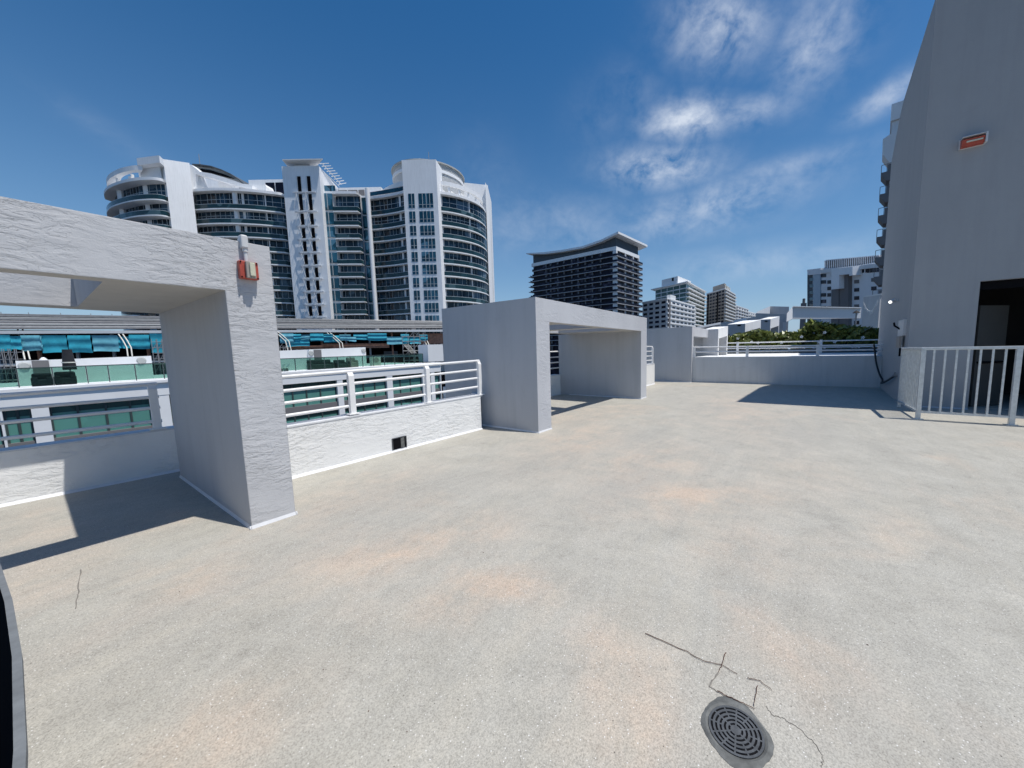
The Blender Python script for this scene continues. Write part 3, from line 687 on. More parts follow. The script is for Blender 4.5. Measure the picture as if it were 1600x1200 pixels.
for i, ro in enumerate(radii):
    ri = ro-.0085
    pr_ = [(ri, .0026), (ri, .0062), (ro, .0062), (ro, .0026)]
    vs = [(dc[0]+q*math.cos(2*math.pi*k/seg), dc[1]+q*math.sin(2*math.pi*k/seg), z_) for k in range(seg) for q, z_ in pr_]
    m_.add(vs, [(4*k+j, 4*((k+1) % seg)+j, 4*((k+1) % seg)+(j+1) % 4, 4*k+(j+1) % 4) for k in range(seg) for j in range(4)])
for k in range(12):
    a = 2*math.pi*k/12+.1
    d = Vector((math.cos(a), math.sin(a), 0)); n = Vector((-d.y, d.x, 0))*.003; c = Vector((*dc, 0))
    r0 = .012 if k % 2 == 0 else .045
    q = [c+d*r0-n, c+d*.098-n, c+d*.098+n, c+d*r0+n]
    m_.prism([(v.x, v.y) for v in q], .0026, .0056)
m_.cyl(dc, .012, .0026, .0064, 16)
m_.build('grate', M['drain'], dr)
def onfl(l, z=.004): return [Vector((*onz(0, *q).xy, z)) for q in l]
def wig(pts, n=5, j=.0025, z=None):
    out = []; r_ = random.Random(len(pts)*7+int(pts[0].x*100))
    for i in range(len(pts)-1):
        for k in range(n):
            p = pts[i].lerp(pts[i+1], k/n); p = p+Vector((r_.uniform(-j, j), r_.uniform(-j, j), abs(r_.uniform(0, j)) if z is None else 0)); out.append(p)
    out.append(pts[-1]); return out
for nm, l, w, lab in (
    ('twig', [(1008, 990), (1040, 1005), (1075, 1020), (1098, 1034), (1127, 1040), (1152, 1054)], .0027, 'longest thin brown twig lying on the floor, left of the drain'),
    ('twig', [(1134, 1020), (1128, 1040), (1122, 1052)], .0027, 'short brown twig crossing the longest twig'),
    ('twig', [(1168, 1061), (1187, 1065), (1206, 1080)], .0022, 'thin bent brown twig lying farthest to the right above the drain'),
    ('twig', [(1120, 1081), (1134, 1088), (1156, 1098), (1179, 1109)], .0030, 'brown twig lying close above the drain rim'),
    ('twig', [(1184, 1073), (1180, 1090), (1178, 1104)], .0024, 'short upright-looking brown twig pointing at the drain'),
):
    m_ = MB(); m_.tube(wig(onfl(l)), w*.75, 5, smooth=False, taper=.6); tag(m_.build(nm, M['twig']), lab, 'twig', 'dry twigs near the drain')
def crack(l, w, lab):
    pts = wig(onfl(l, .0012), 6, .004, z=0); m_ = MB(); r_ = random.Random(2)
    vs = []
    for i, p in enumerate(pts):
        d = (pts[min(i+1, len(pts)-1)]-pts[max(i-1, 0)]).normalized(); n = Vector((-d.y, d.x, 0)); ww = w*r_.uniform(.4, 1.2)
        vs += [p+n*ww, p-n*ww, p+Vector((0, 0, .0012))]
    fs = []
    for i in range(len(pts)-1):
        fs += [(3*i, 3*i+2, 3*i+5, 3*i+3), (3*i+2, 3*i+1, 3*i+4, 3*i+5)]
    m_.add(vs, fs); tag(m_.build('floor_crack', M['crack']), lab, 'crack', 'cracks in the floor coating')
crack([(1195, 1103), (1206, 1117), (1225, 1123), (1250, 1140), (1272, 1160), (1286, 1185), (1284, 1199)], .0016, 'fine crack curving away to the right of the drain')
crack([(1122, 1052), (1108, 1072), (1120, 1081)], .0035, 'pale scuffed crack between the twigs and the drain')
crack([(126, 890), (122, 925), (118, 952)], .003, 'faint hairline crack in the floor at the left')
# scattered grit
m_ = MB(); rg = random.Random(9)
for i in range(110):
    x = rg.uniform(.2, 9); y = rg.uniform(-3, 5); s_ = rg.uniform(.002, .0055); a = rg.uniform(0, 3.1)
    d = Vector((math.cos(a), math.sin(a)))*s_; n = Vector((-d.y, d.x))*.45
    m_.prism([(x-d.x, y-d.y), (x+n.x, y+n.y), (x+d.x, y+d.y), (x-n.x, y-n.y)], .001, .001+s_*.5)
o = tag(m_.build('grit', M['twig']), 'dark bits of grit scattered over the terrace floor', 'grit'); o['kind'] = 'stuff'

# ------------------------------------------------------------------ tub at the left edge
r = thing('round_tub', (-1.2, .8, 0), 'large dark tub with a thick grey rim at the bottom left corner', 'tub')
def tub_outline(inset, peak=-.046):
    pts = []
    for k in range(17):
        y = -1.6+4.3*k/16; x = peak-((y-.83)**2)/(2*9.3)-inset; pts.append((x, y))
    for k in range(1, 8):
        a = math.pi*k/8; pts.append((-1.3+(pts[16][0]+1.3)*math.cos(a), 2.7+.45*math.sin(a)))
    pts.append((-2.4+inset, 2.7)); pts.append((-2.4+inset, -1.6)); return pts
o_, i_ = tub_outline(0), tub_outline(.0095)
m_ = MB(); n = len(o_); vs = [(p[0], p[1], 1.0) for p in o_]+[(p[0], p[1], 1.0) for p in i_]+[(p[0], p[1], .985) for p in o_]+[(p[0], p[1], .6) for p in i_]
m_.add(vs, [(i, (i+1) % n, n+(i+1) % n, n+i) for i in range(n)]); m_.add(vs, [(i, 2*n+i, 2*n+(i+1) % n, (i+1) % n) for i in range(n)]); m_.build('rim', M['tub_rim'], r)
m_ = MB(); q0 = tub_outline(.004); q1 = tub_outline(.0095); q2_ = tub_outline(.075)
vs = [(p[0], p[1], .985) for p in q0]+[(p[0], p[1], 0.0) for p in q2_]
m_.add(vs, [(i, n+i, n+(i+1) % n, (i+1) % n) for i in range(n)]); m_.build('shell', M['tan_wall'], r)
q3_ = tub_outline(.068); m_ = MB(); vs = [(p[0], p[1], .999) for p in q1]+[(p[0], p[1], .35) for p in q3_]
m_.add(vs, [(i, (i+1) % n, n+(i+1) % n, n+i) for i in range(n)]); m_.add([(p[0], p[1], .35) for p in q3_], [tuple(range(n))]); m_.build('liner', M['dark'], r)

# ================================================================== neighbour across the gap (green windows)
F0, F1 = (-.9, 36.8), (26.3, 35.7)
fd = Vector((F1[0]-F0[0], F1[1]-F0[1])).normalized(); fn = Vector((-fd.y, fd.x))
def fx(px, py=600):
    p = onv(F0, F1, px, py); return (Vector((p.x, p.y))-Vector(F0)).dot(fd)
def fp(s_, o=0): p = Vector(F0)+fd*s_+fn*o; return (p.x, p.y)
def zc(s_): return -.02+.42*s_/27.2
nb = thing('green_glass_building', (12, 40, -22), 'white building with bands of green glass across the gap', 'building')
sl, sr = -22, fx(690)
m_ = MB(); n_ = 8
for i in range(n_):
    a, b_ = sl+(sr-sl)*i/n_, sl+(sr-sl)*(i+1)/n_
    m_.prism([fp(a, .6), fp(b_, .6), fp(b_, 14), fp(a, 14)], -22, [zc(a)-.35]*4)
m_.build('body', M['white_wall'], nb)
a, b_ = sl, sr
m_ = MB(); m_.prism([fp(a, 0), fp(b_, 0), fp(b_, 1.4), fp(a, 1.4)], [zc(a)-1.08, zc(b_)-1.08, zc(b_)-1.08, zc(a)-1.08], [zc(a), zc(b_), zc(b_), zc(a)]); m_.build('coping_band', M['white_wall'], nb)
m_ = MB(); m_.prism([fp(a, -.16), fp(b_, -.16), fp(b_, -.001), fp(a, -.001)], [zc(a)-.2, zc(b_)-.2, zc(b_)-.2, zc(a)-.2], [zc(a)-.03, zc(b_)-.03, zc(b_)-.03, zc(a)-.03]); m_.build('coping_nosing', M['white_paint'], nb)
m_ = MB(); m_.prism([fp(a, 1.4), fp(b_, 1.4), fp(b_, 13), fp(a, 13)], [zc(a)-.3, zc(b_)-.3, zc(b_)-.3, zc(a)-.3], [zc(a)-.06, zc(b_)-.06, zc(b_)-.06, zc(a)-.06]); m_.build('roof_deck', M['white_wall'], nb)
groups = [(-160, -10, ()), (-5, 41, (18,)), (70, 232, (115, 160, 199)), (262, 330, (300,)), (345, 420, (380,)), (437, 527, (458, 480, 502)), (536, 545, ()), (550, 605, (570, 588)), (614, 661, (628, 644)), (666, 674, ()), (680, 689, ())]
GH, SP = 2.05, .62
edges = []
for g0, g1, mu in groups:
    s0, s1 = fx(g0), fx(g1); edges.append((s0, s1))
    for fl in range(4):
        zt0 = -1.08-fl*(GH+SP)
        m_ = MB()
        zz = lambda s_, o_: zc(s_)+o_
        # upper strip: dark reflection put into the glass colour, lower panes frosted
        m_.prism([fp(s0, .38), fp(s1, .38), fp(s1, .5), fp(s0, .5)], [zc(s0)+zt0-GH, zc(s1)+zt0-GH, zc(s1)+zt0-GH, zc(s0)+zt0-GH], [zc(s0)+zt0-.56, zc(s1)+zt0-.56, zc(s1)+zt0-.56, zc(s0)+zt0-.56], 0)
        m_.prism([fp(s0, .38), fp(s1, .38), fp(s1, .5), fp(s0, .5)], [zc(s0)+zt0-.56, zc(s1)+zt0-.56, zc(s1)+zt0-.56, zc(s0)+zt0-.56], [zc(s0)+zt0, zc(s1)+zt0, zc(s1)+zt0, zc(s0)+zt0], 1)
        for e_ in [g0, g1]+list(mu):
            se = fx(e_); w = .05 if e_ in mu else .08
            m_.prism([fp(se-w, .3), fp(se+w, .3), fp(se+w, .379), fp(se-w, .379)], zc(se)+zt0-GH, zc(se)+zt0, 2)
        m_.build('window', [M['green_win'], M['green_dark'], M['bronze']], nb)
        if fl < 3:
            m_ = MB(); m_.prism([fp(s0, .2), fp(s1, .2), fp(s1, .55), fp(s0, .55)], [zc(s0)+zt0-GH-SP, zc(s1)+zt0-GH-SP]*1+[zc(s1)+zt0-GH-SP, zc(s0)+zt0-GH-SP], [zc(s0)+zt0-GH-.001, zc(s1)+zt0-GH-.001, zc(s1)+zt0-GH-.001, zc(s0)+zt0-GH-.001]); m_.build('spandrel', M['taupe'], nb)
edges.sort()
for (a, b_) in [(edges[i][1], edges[i+1][0]) for i in range(len(edges)-1)]+[(edges[-1][1], sr)]:
    m_ = MB(); m_.prism([fp(a+.005, 0.02), fp(b_-.005, 0.02), fp(b_-.005, .6), fp(a+.005, .6)], -22, zc((a+b_)/2)-1.09); m_.build('pier', M['white_wall'], nb)
# roof terrace balustrade
gb = thing('glass_balustrade', (12, 38, 0), 'green tinted glass balustrade along the neighbouring roof edge', 'railing')
posts = [-60, -20, 27, 84, 139, 174, 217, 262, 310, 360, 410, 447, 471, 495, 517, 538, 558, 577, 594, 611, 627, 642, 657, 671]
ps = [fx(q) for q in posts]; RH = 1.12
for i in range(len(ps)-1):
    a, b_ = ps[i]+.03, ps[i+1]-.03
    m_ = MB(); m_.prism([fp(a, 1.02), fp(b_, 1.02), fp(b_, 1.04), fp(a, 1.04)], [zc(a)+.06, zc(b_)+.06, zc(b_)+.06, zc(a)+.06], [zc(a)+RH-.03, zc(b_)+RH-.03, zc(b_)+RH-.03, zc(a)+RH-.03]); m_.build('glass_panel', M['clear'], gb)
for a in ps:
    m_ = MB(); m_.prism([fp(a-.025, .99), fp(a+.025, .99), fp(a+.025, 1.07), fp(a-.025, 1.07)], zc(a)+.001, zc(a)+RH-.03); m_.build('post', M['bronze'], gb)
m_ = MB(); a, b_ = ps[0], ps[-1]; m_.prism([fp(a, .99), fp(b_, .99), fp(b_, 1.07), fp(a, 1.07)], [zc(a)+RH-.03, zc(b_)+RH-.03, zc(b_)+RH-.03, zc(a)+RH-.03], [zc(a)+RH+.03, zc(b_)+RH+.03, zc(b_)+RH+.03, zc(a)+RH+.03]); m_.build('handrail', M['bronze'], gb)

# rooftop walls on the neighbour
def rooftop(px0, px1, y0, y1, back, name, lab, mat, top_y2=None):
    o = back
    G0, G1 = fp(0, o), fp(10, o)
    a, b_ = onv(G0, G1, px0, y0), onv(G0, G1, px1, y1)
    sa = (a.xy-Vector(F0)).dot(fd); sb = (b_.xy-Vector(F0)).dot(fd)
    r = thing(name, (*fp((sa+sb)/2, o+1), zc(sa)), lab, 'rooftop wall', 'white rooftop walls on the neighbouring building')
    m_ = MB(); m_.prism([fp(sa, o), fp(sb, o), fp(sb, o+2.2), fp(sa, o+2.2)], zc(sa)-.05, [a.z, b_.z, b_.z, a.z]); m_.build('wall', mat, r)
    return r, sa, sb, a.z, b_.z, o
def on_roof_box(r, px0, px1, py0, py1, o, t, name, mat):
    G0, G1 = fp(0, o), fp(10, o); a, b_ = onv(G0, G1, px0, py0), onv(G0, G1, px1, py1)
    sa = (a.xy-Vector(F0)).dot(fd); sb = (b_.xy-Vector(F0)).dot(fd)
    m_ = MB(); m_.prism([fp(sa, o-t), fp(sb, o-t), fp(sb, o-.003), fp(sa, o-.003)], min(a.z, b_.z), max(a.z, b_.z)); return m_.build(name, mat, r)
def disc(r, px, py, o, rad, name, mat):
    p = onv(fp(0, o), fp(10, o), px, py); m_ = MB(); n = fn
    m_.tube([(p.x-n.x*.004, p.y-n.y*.004, p.z), (p.x-n.x*.09, p.y-n.y*.09, p.z)], rad, 16, taper=.75); return m_.build(name, mat, r)
r1, *_ = rooftop(24, 236, 564, 556, 5, 'rooftop_wall', 'long white rooftop wall with a dark door and two round vents, left part of the neighbouring roof', M['white_wall'])
on_roof_box(r1, 49, 82, 563.5, 600, 5, .05, 'door', M['taupe'])
disc(r1, 38, 572, 5, .26, 'vent', M['louver']); disc(r1, 221, 563.5, 5, .26, 'vent', M['louver'])
r2, *_ = rooftop(483, 571, 546, 542.5, 5, 'rooftop_wall', 'bright white rooftop wall with a brown door, right part of the neighbouring roof', M['white_wall'])
on_roof_box(r2, 490, 504, 546.5, 575, 5, .05, 'door', M['taupe'])
disc(r2, 486, 552, 5, .26, 'vent', M['louver']); disc(r2, 568, 548, 5, .26, 'vent', M['louver'])
r3, *_ = rooftop(436, 482.5, 548, 546, 5.5, 'rooftop_wall', 'plain grey rooftop wall just right of the nearest portal leg', M['shade_far'])
r4, *_ = rooftop(668, 692, 538.5, 538, 6, 'rooftop_wall', 'short grey rooftop wall at the right end of the neighbouring roof', M['shade_far'])
# a white dome camera on the wall
p = onv(fp(0, 5.3), fp(10, 5.3), 68, 563)
r = thing('dome_camera', (p.x, p.y, p.z), 'small white dome camera on top of the left rooftop wall', 'camera')
m_ = MB(); m_.cyl((p.x, p.y), .17, p.z-.1, p.z+.05, 14); m_.build('base', M['white_paint'], r); m_ = MB(); m_.cyl((p.x, p.y), .17, p.z+.05, p.z+.2, 14, r2=.06); m_.build('dome', M['white_paint'], r)
# tall folded cover and covered sofa
p0 = onv(fp(0, 3.4), fp(10, 3.4), 100, 546); p1 = onv(fp(0, 3.4), fp(10, 3.4), 114, 580)
r = thing('folded_umbrella', (p0.x, p0.y, 0), 'closed dark patio umbrella in its cover before the white rooftop wall', 'umbrella')
zb_ = zc(5)-.05
m_ = MB(); c_ = ((p0.x+p1.x)/2, p0.y)
m_.cyl(c_, .30, zb_+.9, p0.z-.9, 12, r2=.27); m_.cyl(c_, .27, p0.z-.9, p0.z, 12, r2=.2); m_.build('canopy', M['black_fabric'], r)
m_ = MB(); m_.tube([(c_[0], c_[1], zb_), (c_[0], c_[1], zb_+.9)], .04, 8); m_.build('pole', M['steel'], r)
m_ = MB(); m_.cyl(c_, .306, zb_+1.35, zb_+1.42, 12); m_.build('strap', M['cream_steel'], r)
def lounge(px0, px1, o, hgt, lab, mat, cat='sofa', name='covered_sofa', group='covered furniture on the neighbouring roof'):
    s0, s1 = fx(px0), fx(px1); z0 = zc(s0)-.055
    cx_, cy_ = fp((s0+s1)/2, o); r = thing(name, (cx_, cy_, z0), lab, cat, group)
    m_ = MB(); m_.prism([fp(s0, o), fp(s1, o), fp(s1, o+.9), fp(s0, o+.9)], z0, z0+hgt*.55); m_.build('seat', mat, r, bevel=.09)
    m_ = MB(); m_.prism([fp(s0+.02, o+.62), fp(s1-.02, o+.62), fp(s1-.02, o+.95), fp(s0+.02, o+.95)], z0+hgt*.5, z0+hgt); m_.build('backrest', mat, r, bevel=.09)
    for s_ in (s0, s1-.25):
        m_ = MB(); m_.prism([fp(s_, o-.01), fp(s_+.25, o-.01), fp(s_+.25, o+.6), fp(s_, o+.6)], z0+.02, z0+hgt*.72); m_.build('armrest', mat, r, bevel=.08)
lounge(45, 82, 2.2, .8, 'black covered sofa, left of the pair before the dark door', M['black_fabric'])
lounge(84, 122, 2.2, .85, 'black covered sofa, right of the pair under the closed umbrella', M['black_fabric'])
lounge(503, 541, 2.3, .95, 'dark wicker sofa before the right-hand white rooftop wall', M['bronze'], group=None, name='wicker_sofa')
lounge(545, 563, 2.2, .85, 'dark green armchair behind the glass near the middle of the roof', M['bronze'], group=None, name='armchair', cat='armchair')
lounge(566, 580, 2.3, 1.05, 'olive covered armchair at the end of the white rooftop wall', M['tan_wall'], group=None, name='armchair', cat='armchair')
def daybed(px0, px1, o, lab):
    s0, s1 = fx(px0), fx(px1); z0 = zc(s0)-.055; cx_, cy_ = fp((s0+s1)/2, o)
    r = thing('sun_lounger', (cx_, cy_, z0), lab, 'lounger', 'white loungers on the neighbouring roof')
    m_ = MB(); prof = [(s0, .28), (s0+(s1-s0)*.6, .3), (s1, .62)]
    m_.ext([(*fp(a, o), z0+h_) for a, h_ in prof]+[(*fp(a, o), z0+h_+.09) for a, h_ in prof[::-1]], (fn.x*.6, fn.y*.6, 0)); m_.build('cushion', M['white_paint'], r)
    for a in (s0+.12, s0+(s1-s0)*.6):
        m_ = MB(); q = fp(a, o+.3); m_.box(q[0]-.03, q[0]+.03, q[1]-.25, q[1]+.25, z0, z0+.285); m_.build('leg', M['steel'], r)
daybed(449, 461, 1.9, 'white lounger nearest to the portal leg behind the glass')
daybed(462, 472, 2.4, 'second white lounger behind the glass, beside the first')
p = onv(fp(0, 3), fp(10, 3), 588, 561)
r = thing('air_conditioner', (p.x, p.y, zc(20)), 'cream air conditioning unit with a round fan grille behind the glass', 'air conditioner')
m_ = MB(); m_.box(p.x-.5, p.x+.5, p.y, p.y+.5, zc(20)-.05, p.z+.25); m_.build('casing', M['cream_steel'], r)
m_ = MB(); m_.tube([(p.x, p.y-.002, p.z-.1), (p.x, p.y-.04, p.z-.1)], .28, 16); m_.build('fan_grille', M['tan_wall'], r)

# ================================================================== arched roof under construction
K0, K1 = plan(0, 58, 520), plan(690, 84, 520)
kd = Vector((K1[0]-K0[0], K1[1]-K0[1])).normalized(); kn = Vector((-kd.y, kd.x))
if kn.dot(Vector((FW.x, FW.y))) < 0: kn = -kn
def kp(s_, o=0): p = Vector(K0)+kd*s_+kn*o; return (p.x, p.y)
KL = (Vector(K1)-Vector(K0)).length
def kpt(px, py, o):
    p = onv(kp(0, o), kp(10, o), px, py); return (Vector((p.x, p.y))-Vector(K0)).dot(kd), p.z
_, ze0 = kpt(0, 520, 0); _, ze1 = kpt(690, 517, 0); _, zr0 = kpt(0, 492, 9); _, zr1 = kpt(690, 503, 9)
def ze(s_): return ze0+(ze1-ze0)*s_/KL
def zr(s_): return zr0+(zr1-zr0)*s_/KL
ka, kb = -45, KL+26
ar = thing('arched_roof_hall', (*kp(20, 5), -22), 'long hall under construction with a ribbed metal roof, hung with blue tarpaulins', 'building')
nrib = 9; m_ = MB(); prof = []
for k in range(nrib+1):
    u = k/nrib; prof.append((u*9, lambda s_, u=u: ze(s_)+.7+(zr(s_)-ze(s_)-.7)*math.sin(u*math.pi/2)**.9))
for k in range(nrib):
    o0, f0 = prof[k]; o1, f1 = prof[k+1]
    m_.add([(*kp(ka, o0), f0(ka)), (*kp(kb, o0), f0(kb)), (*kp(kb, o1), f1(kb)), (*kp(ka, o1), f1(ka))], [(0, 1, 2, 3)])
    m_.add([(*kp(ka, o0), f0(ka)-.15), (*kp(kb, o0), f0(kb)-.15), (*kp(kb, o1), f1(kb)-.15), (*kp(ka, o1), f1(ka)-.15)], [(3, 2, 1, 0)])
m_.build('roof', M['sheet'], ar)
for k in range(nrib+1):
    o0, f0 = prof[k]; m_ = MB(); m_.tube([(*kp(ka, o0-.05), f0(ka)+.1), (*kp(kb, o0-.05), f0(kb)+.1)], .11 if k % 2 else .07, 6, smooth=False); m_.build('purlin', M['louver'] if k in (1, 4) else M['sheet'], ar)
m_ = MB(); m_.prism([kp(ka, -.5), kp(kb, -.5), kp(kb, 0), kp(ka, 0)], [ze(ka)-.2, ze(kb)-.2, ze(kb)-.2, ze(ka)-.2], [ze(ka)+.28, ze(kb)+.28, ze(kb)+.28, ze(ka)+.28]); m_.build('eave_beam', M['shade_far'], ar)
m_ = MB(); m_.tube([(*kp(ka, -.3), ze(ka)+.62), (*kp(kb, -.3), ze(kb)+.62)], .07, 6); m_.build('eave_pipe', M['taupe'], ar)
m_ = MB(); m_.prism([kp(ka, 10), kp(kb, 10), kp(kb, 10.3), kp(ka, 10.3)], -22, ze(0)+1); m_.prism([kp(ka, 3), kp(kb, 3), kp(kb, 10), kp(ka, 10)], -22, -3); m_.build('rear_wall', M['dark'], ar)
# floor deck seen edge on, and dark columns
m_ = MB(); m_.prism([kp(ka, 1.5), kp(kb, 1.5), kp(kb, 9), kp(ka, 9)], .9, 1.2); m_.build('floor_deck', M['shade_far'], ar)
for i in range(26):
    s_ = ka+6+i*4.6; m_ = MB(); q0, q1 = kp(s_, 2), kp(s_+.35, 2.35); m_.prism([kp(s_, 2), kp(s_+.35, 2), kp(s_+.35, 2.35), kp(s_, 2.35)], -6, ze(s_)-.2); m_.build('column', M['terracotta'] if i % 3 == 0 else M['steel'], ar)
for i in range(11):
    s_ = ka+8+i*10.3; m_ = MB(); m_.prism([kp(s_, 6), kp(s_+3+(i % 3), 6), kp(s_+3+(i % 3), 6.3), kp(s_, 6.3)], -3, 1.0+(i % 2)*1.3); m_.build('partition', M['taupe'] if i % 2 else M['shade_far'], ar)
# pairs of arched struts
def strut(l, o_top, o_bot, rad=.09):
    n = len(l); pts = []
    for i, (a, b_) in enumerate(l):
        o = o_top+(o_bot-o_top)*i/(n-1); p = onv(kp(0, o), kp(10, o), a, b_); pts.append(p)
    for dx in (0, .55):
        m_ = MB(); m_.tube([(p.x+kd.x*dx, p.y+kd.y*dx, p.z) for p in pts], rad, 8); m_.build('arched_strut', M['cream_steel'], ar)
strut([(21, 493), (27, 512), (31, 526), (35, 545), (39, 562)], 6, -2.5)
strut([(185, 522), (192, 532), (198, 543), (200, 557)], -.6, -2.5)
strut([(428, 518), (436, 524), (446, 533), (450, 548)], -.6, -2)
strut([(511, 520), (520, 527), (530, 536), (532, 548)], -.6, -2)
strut([(585, 500), (615, 504), (630, 509), (643, 517), (662, 530), (668, 542)], 7, -2, .1)
# tarpaulins
rt = random.Random(21)
tarps = [(14, 31, 525, 546), (61, 63, 525, 548), (183, 201, 526, 544), (458, 470, 522, 530), (470, 484, 523, 530), (505, 531, 524, 535), (506, 520, 522, 529), (545, 556, 526, 534), (655, 668, 523, 532), (-30, 14, 523, 549), (30, 61, 524, 548), (62, 102, 524, 551), (104, 140, 524, 551), (142, 183, 524, 549), (200, 232, 523, 545), (233, 256, 521, 551),
         (436, 458, 521, 536), (446, 483, 529, 541), (484, 505, 521, 533), (530, 548, 523, 532), (552, 575, 522, 531), (574, 604, 521, 532), (604, 628, 526, 538), (626, 639, 522, 537), (640, 657, 527, 537)]
for i, (a, b_, y0, y1) in enumerate(tarps):
    s0, z1_ = kpt(a, y0, -1.15+.1*(i % 3)); s1, _ = kpt(b_, y0, -1.15+.1*(i % 3)); _, z0_ = kpt((a+b_)/2, y1, -1.1)
    nx, nz = 22, 10; vs = []
    for iz in range(nz+1):
        for ix in range(nx+1):
            u, v = ix/nx, iz/nz; s_ = s0+(s1-s0)*u
            o = -1.15+.1*(i % 3)+.16*abs(math.sin(v*6+i*1.7))+.02*math.sin(u*6+i*2)+rt.uniform(-.015, .015)
            z_ = z0_+(z1_-z0_)*v+.05*math.sin(u*5+i)*(1-v); vs.append((*kp(s_, o), z_))
    m_ = MB(); m_.add(vs, [(iz*(nx+1)+ix, iz*(nx+1)+ix+1, (iz+1)*(nx+1)+ix+1, (iz+1)*(nx+1)+ix) for iz in range(nz) for ix in range(nx)], 0, True)
    side = 'left' if a < 300 else 'right'
    o = m_.build('tarpaulin', M['tarp'] if i % 3 != 1 else M['tarp_pale'], ar)
m_ = MB()
for (a, b_, y0, y1) in ((503, 608, 537, 544), (455, 520, 540, 545), (655, 692, 521, 537)):
    s0, z1_ = kpt(a, y0, .9); s1, _ = kpt(b_, y0, .9); _, z0_ = kpt((a+b_)/2, y1, .9); m_ = MB(); m_.prism([kp(s0, .9), kp(s1, .9), kp(s1, 1.1), kp(s0, 1.1)], z0_, z1_); m_.build('primed_girder', M['terracotta'], ar)
# roof edge posts
for a in (2, 45, 95, 142, 175, 450, 486, 520):
    s_, z_ = kpt(a, 492, 9); m_ = MB(); m_.tube([(*kp(s_, 9), zr(s_)), (*kp(s_, 9), zr(s_)+.5)], .05, 5); m_.build('safety_post', M['steel'], ar)
# scaffolding
def scaffold(px0, px1, ytop, ybot, o, lab, n=4, lv=6, d=1.3):
    s0, zt_ = kpt(px0, ytop, o); s1, _ = kpt(px1, ytop, o); _, zb_ = kpt(px0, ybot, o)
    r = thing('scaffold', (*kp((s0+s1)/2, o), zb_), lab, 'scaffold', 'scaffolds at the hall under construction')
    for i in range(n):
        s_ = s0+(s1-s0)*i/(n-1); m_ = MB()
        for oo in (o, o+d): m_.tube([(*kp(s_, oo), zb_), (*kp(s_, oo), zt_)], .055, 6)
        m_.build('standard', M['steel'], r)
    for k in range(lv):
        z_ = zb_+(zt_-zb_)*(k+.5)/lv; m_ = MB()
        for oo in (o, o+d): m_.tube([(*kp(s0, oo), z_), (*kp(s1, oo), z_)], .05, 6)
        m_.build('ledger', M['steel'], r)
    for i in range(n-1):
        a, b_ = s0+(s1-s0)*i/(n-1), s0+(s1-s0)*(i+1)/(n-1)
        for k in range(0, lv, 2): m_ = MB(); m_.tube([(*kp(a, o), zb_+(zt_-zb_)*k/lv), (*kp(b_, o), zb_+(zt_-zb_)*(k+1.5)/lv)], .045, 5); m_.build('brace', M['steel'], r)
    m_ = MB()
    for k in (1, 3): z_ = zb_+(zt_-zb_)*(k+.5)/lv+.06; m_.prism([kp(s0, o+.1), kp(s1, o+.1), kp(s1, o+d-.1), kp(s0, o+d-.1)], z_, z_+.06)
    m_.build('plank', M['cream_steel'], r)
scaffold(-8, 22, 545, 612, -2.5, 'scaffold at the far left edge beside the cream arched strut', 4, 6)
scaffold(236, 262, 530, 600, -3, 'scaffold partly hidden by the right leg of the nearest portal', 4, 8)
scaffold(434, 450, 540, 585, -3, 'scaffold visible just right of the nearest portal leg', 3, 7)
scaffold(628, 664, 522, 575, -2, 'scaffold with an external ladder near the right end of the hall', 5, 7)
m_ = MB()
a, b_ = onv(kp(0, -2.6), kp(10, -2.6), 630, 538), onv(kp(0, -2.6), kp(10, -2.6), 643, 552)
r = thing('site_ladder', (b_.x, b_.y, b_.z), 'slanting metal ladder leaning down from the right-hand scaffold', 'ladder')
for dx in (0, 1.0):
    m_ = MB(); m_.tube([(a.x+kd.x*dx, a.y+kd.y*dx, a.z), (b_.x+kd.x*dx, b_.y+kd.y*dx, b_.z)], .06, 6); m_.build('stile', M['cream_steel'], r)
m_ = MB()
for k in range(9):
    p = a.lerp(b_, (k+.5)/9); m_.tube([p, (p.x+kd.x, p.y+kd.y, p.z)], .04, 5)
m_.build('rungs', M['cream_steel'], r)
# dark disc of a building roof glimpsed beneath the near portal
q = plan(225, 75); zz_ = zat(225, 488, 75)
r = thing('round_canopy', (q[0], q[1], zz_), 'dark round canopy edge glimpsed under the nearest portal roof', 'canopy')
m_ = MB(); m_.cyl(q, 4.2, zz_-.3, zz_+.25, 32); m_.build('disc', M['rail_glass'], r); m_ = MB(); m_.cyl(q, .5, -10, zz_-.3, 12); m_.build('stem', M['white_far'], r)

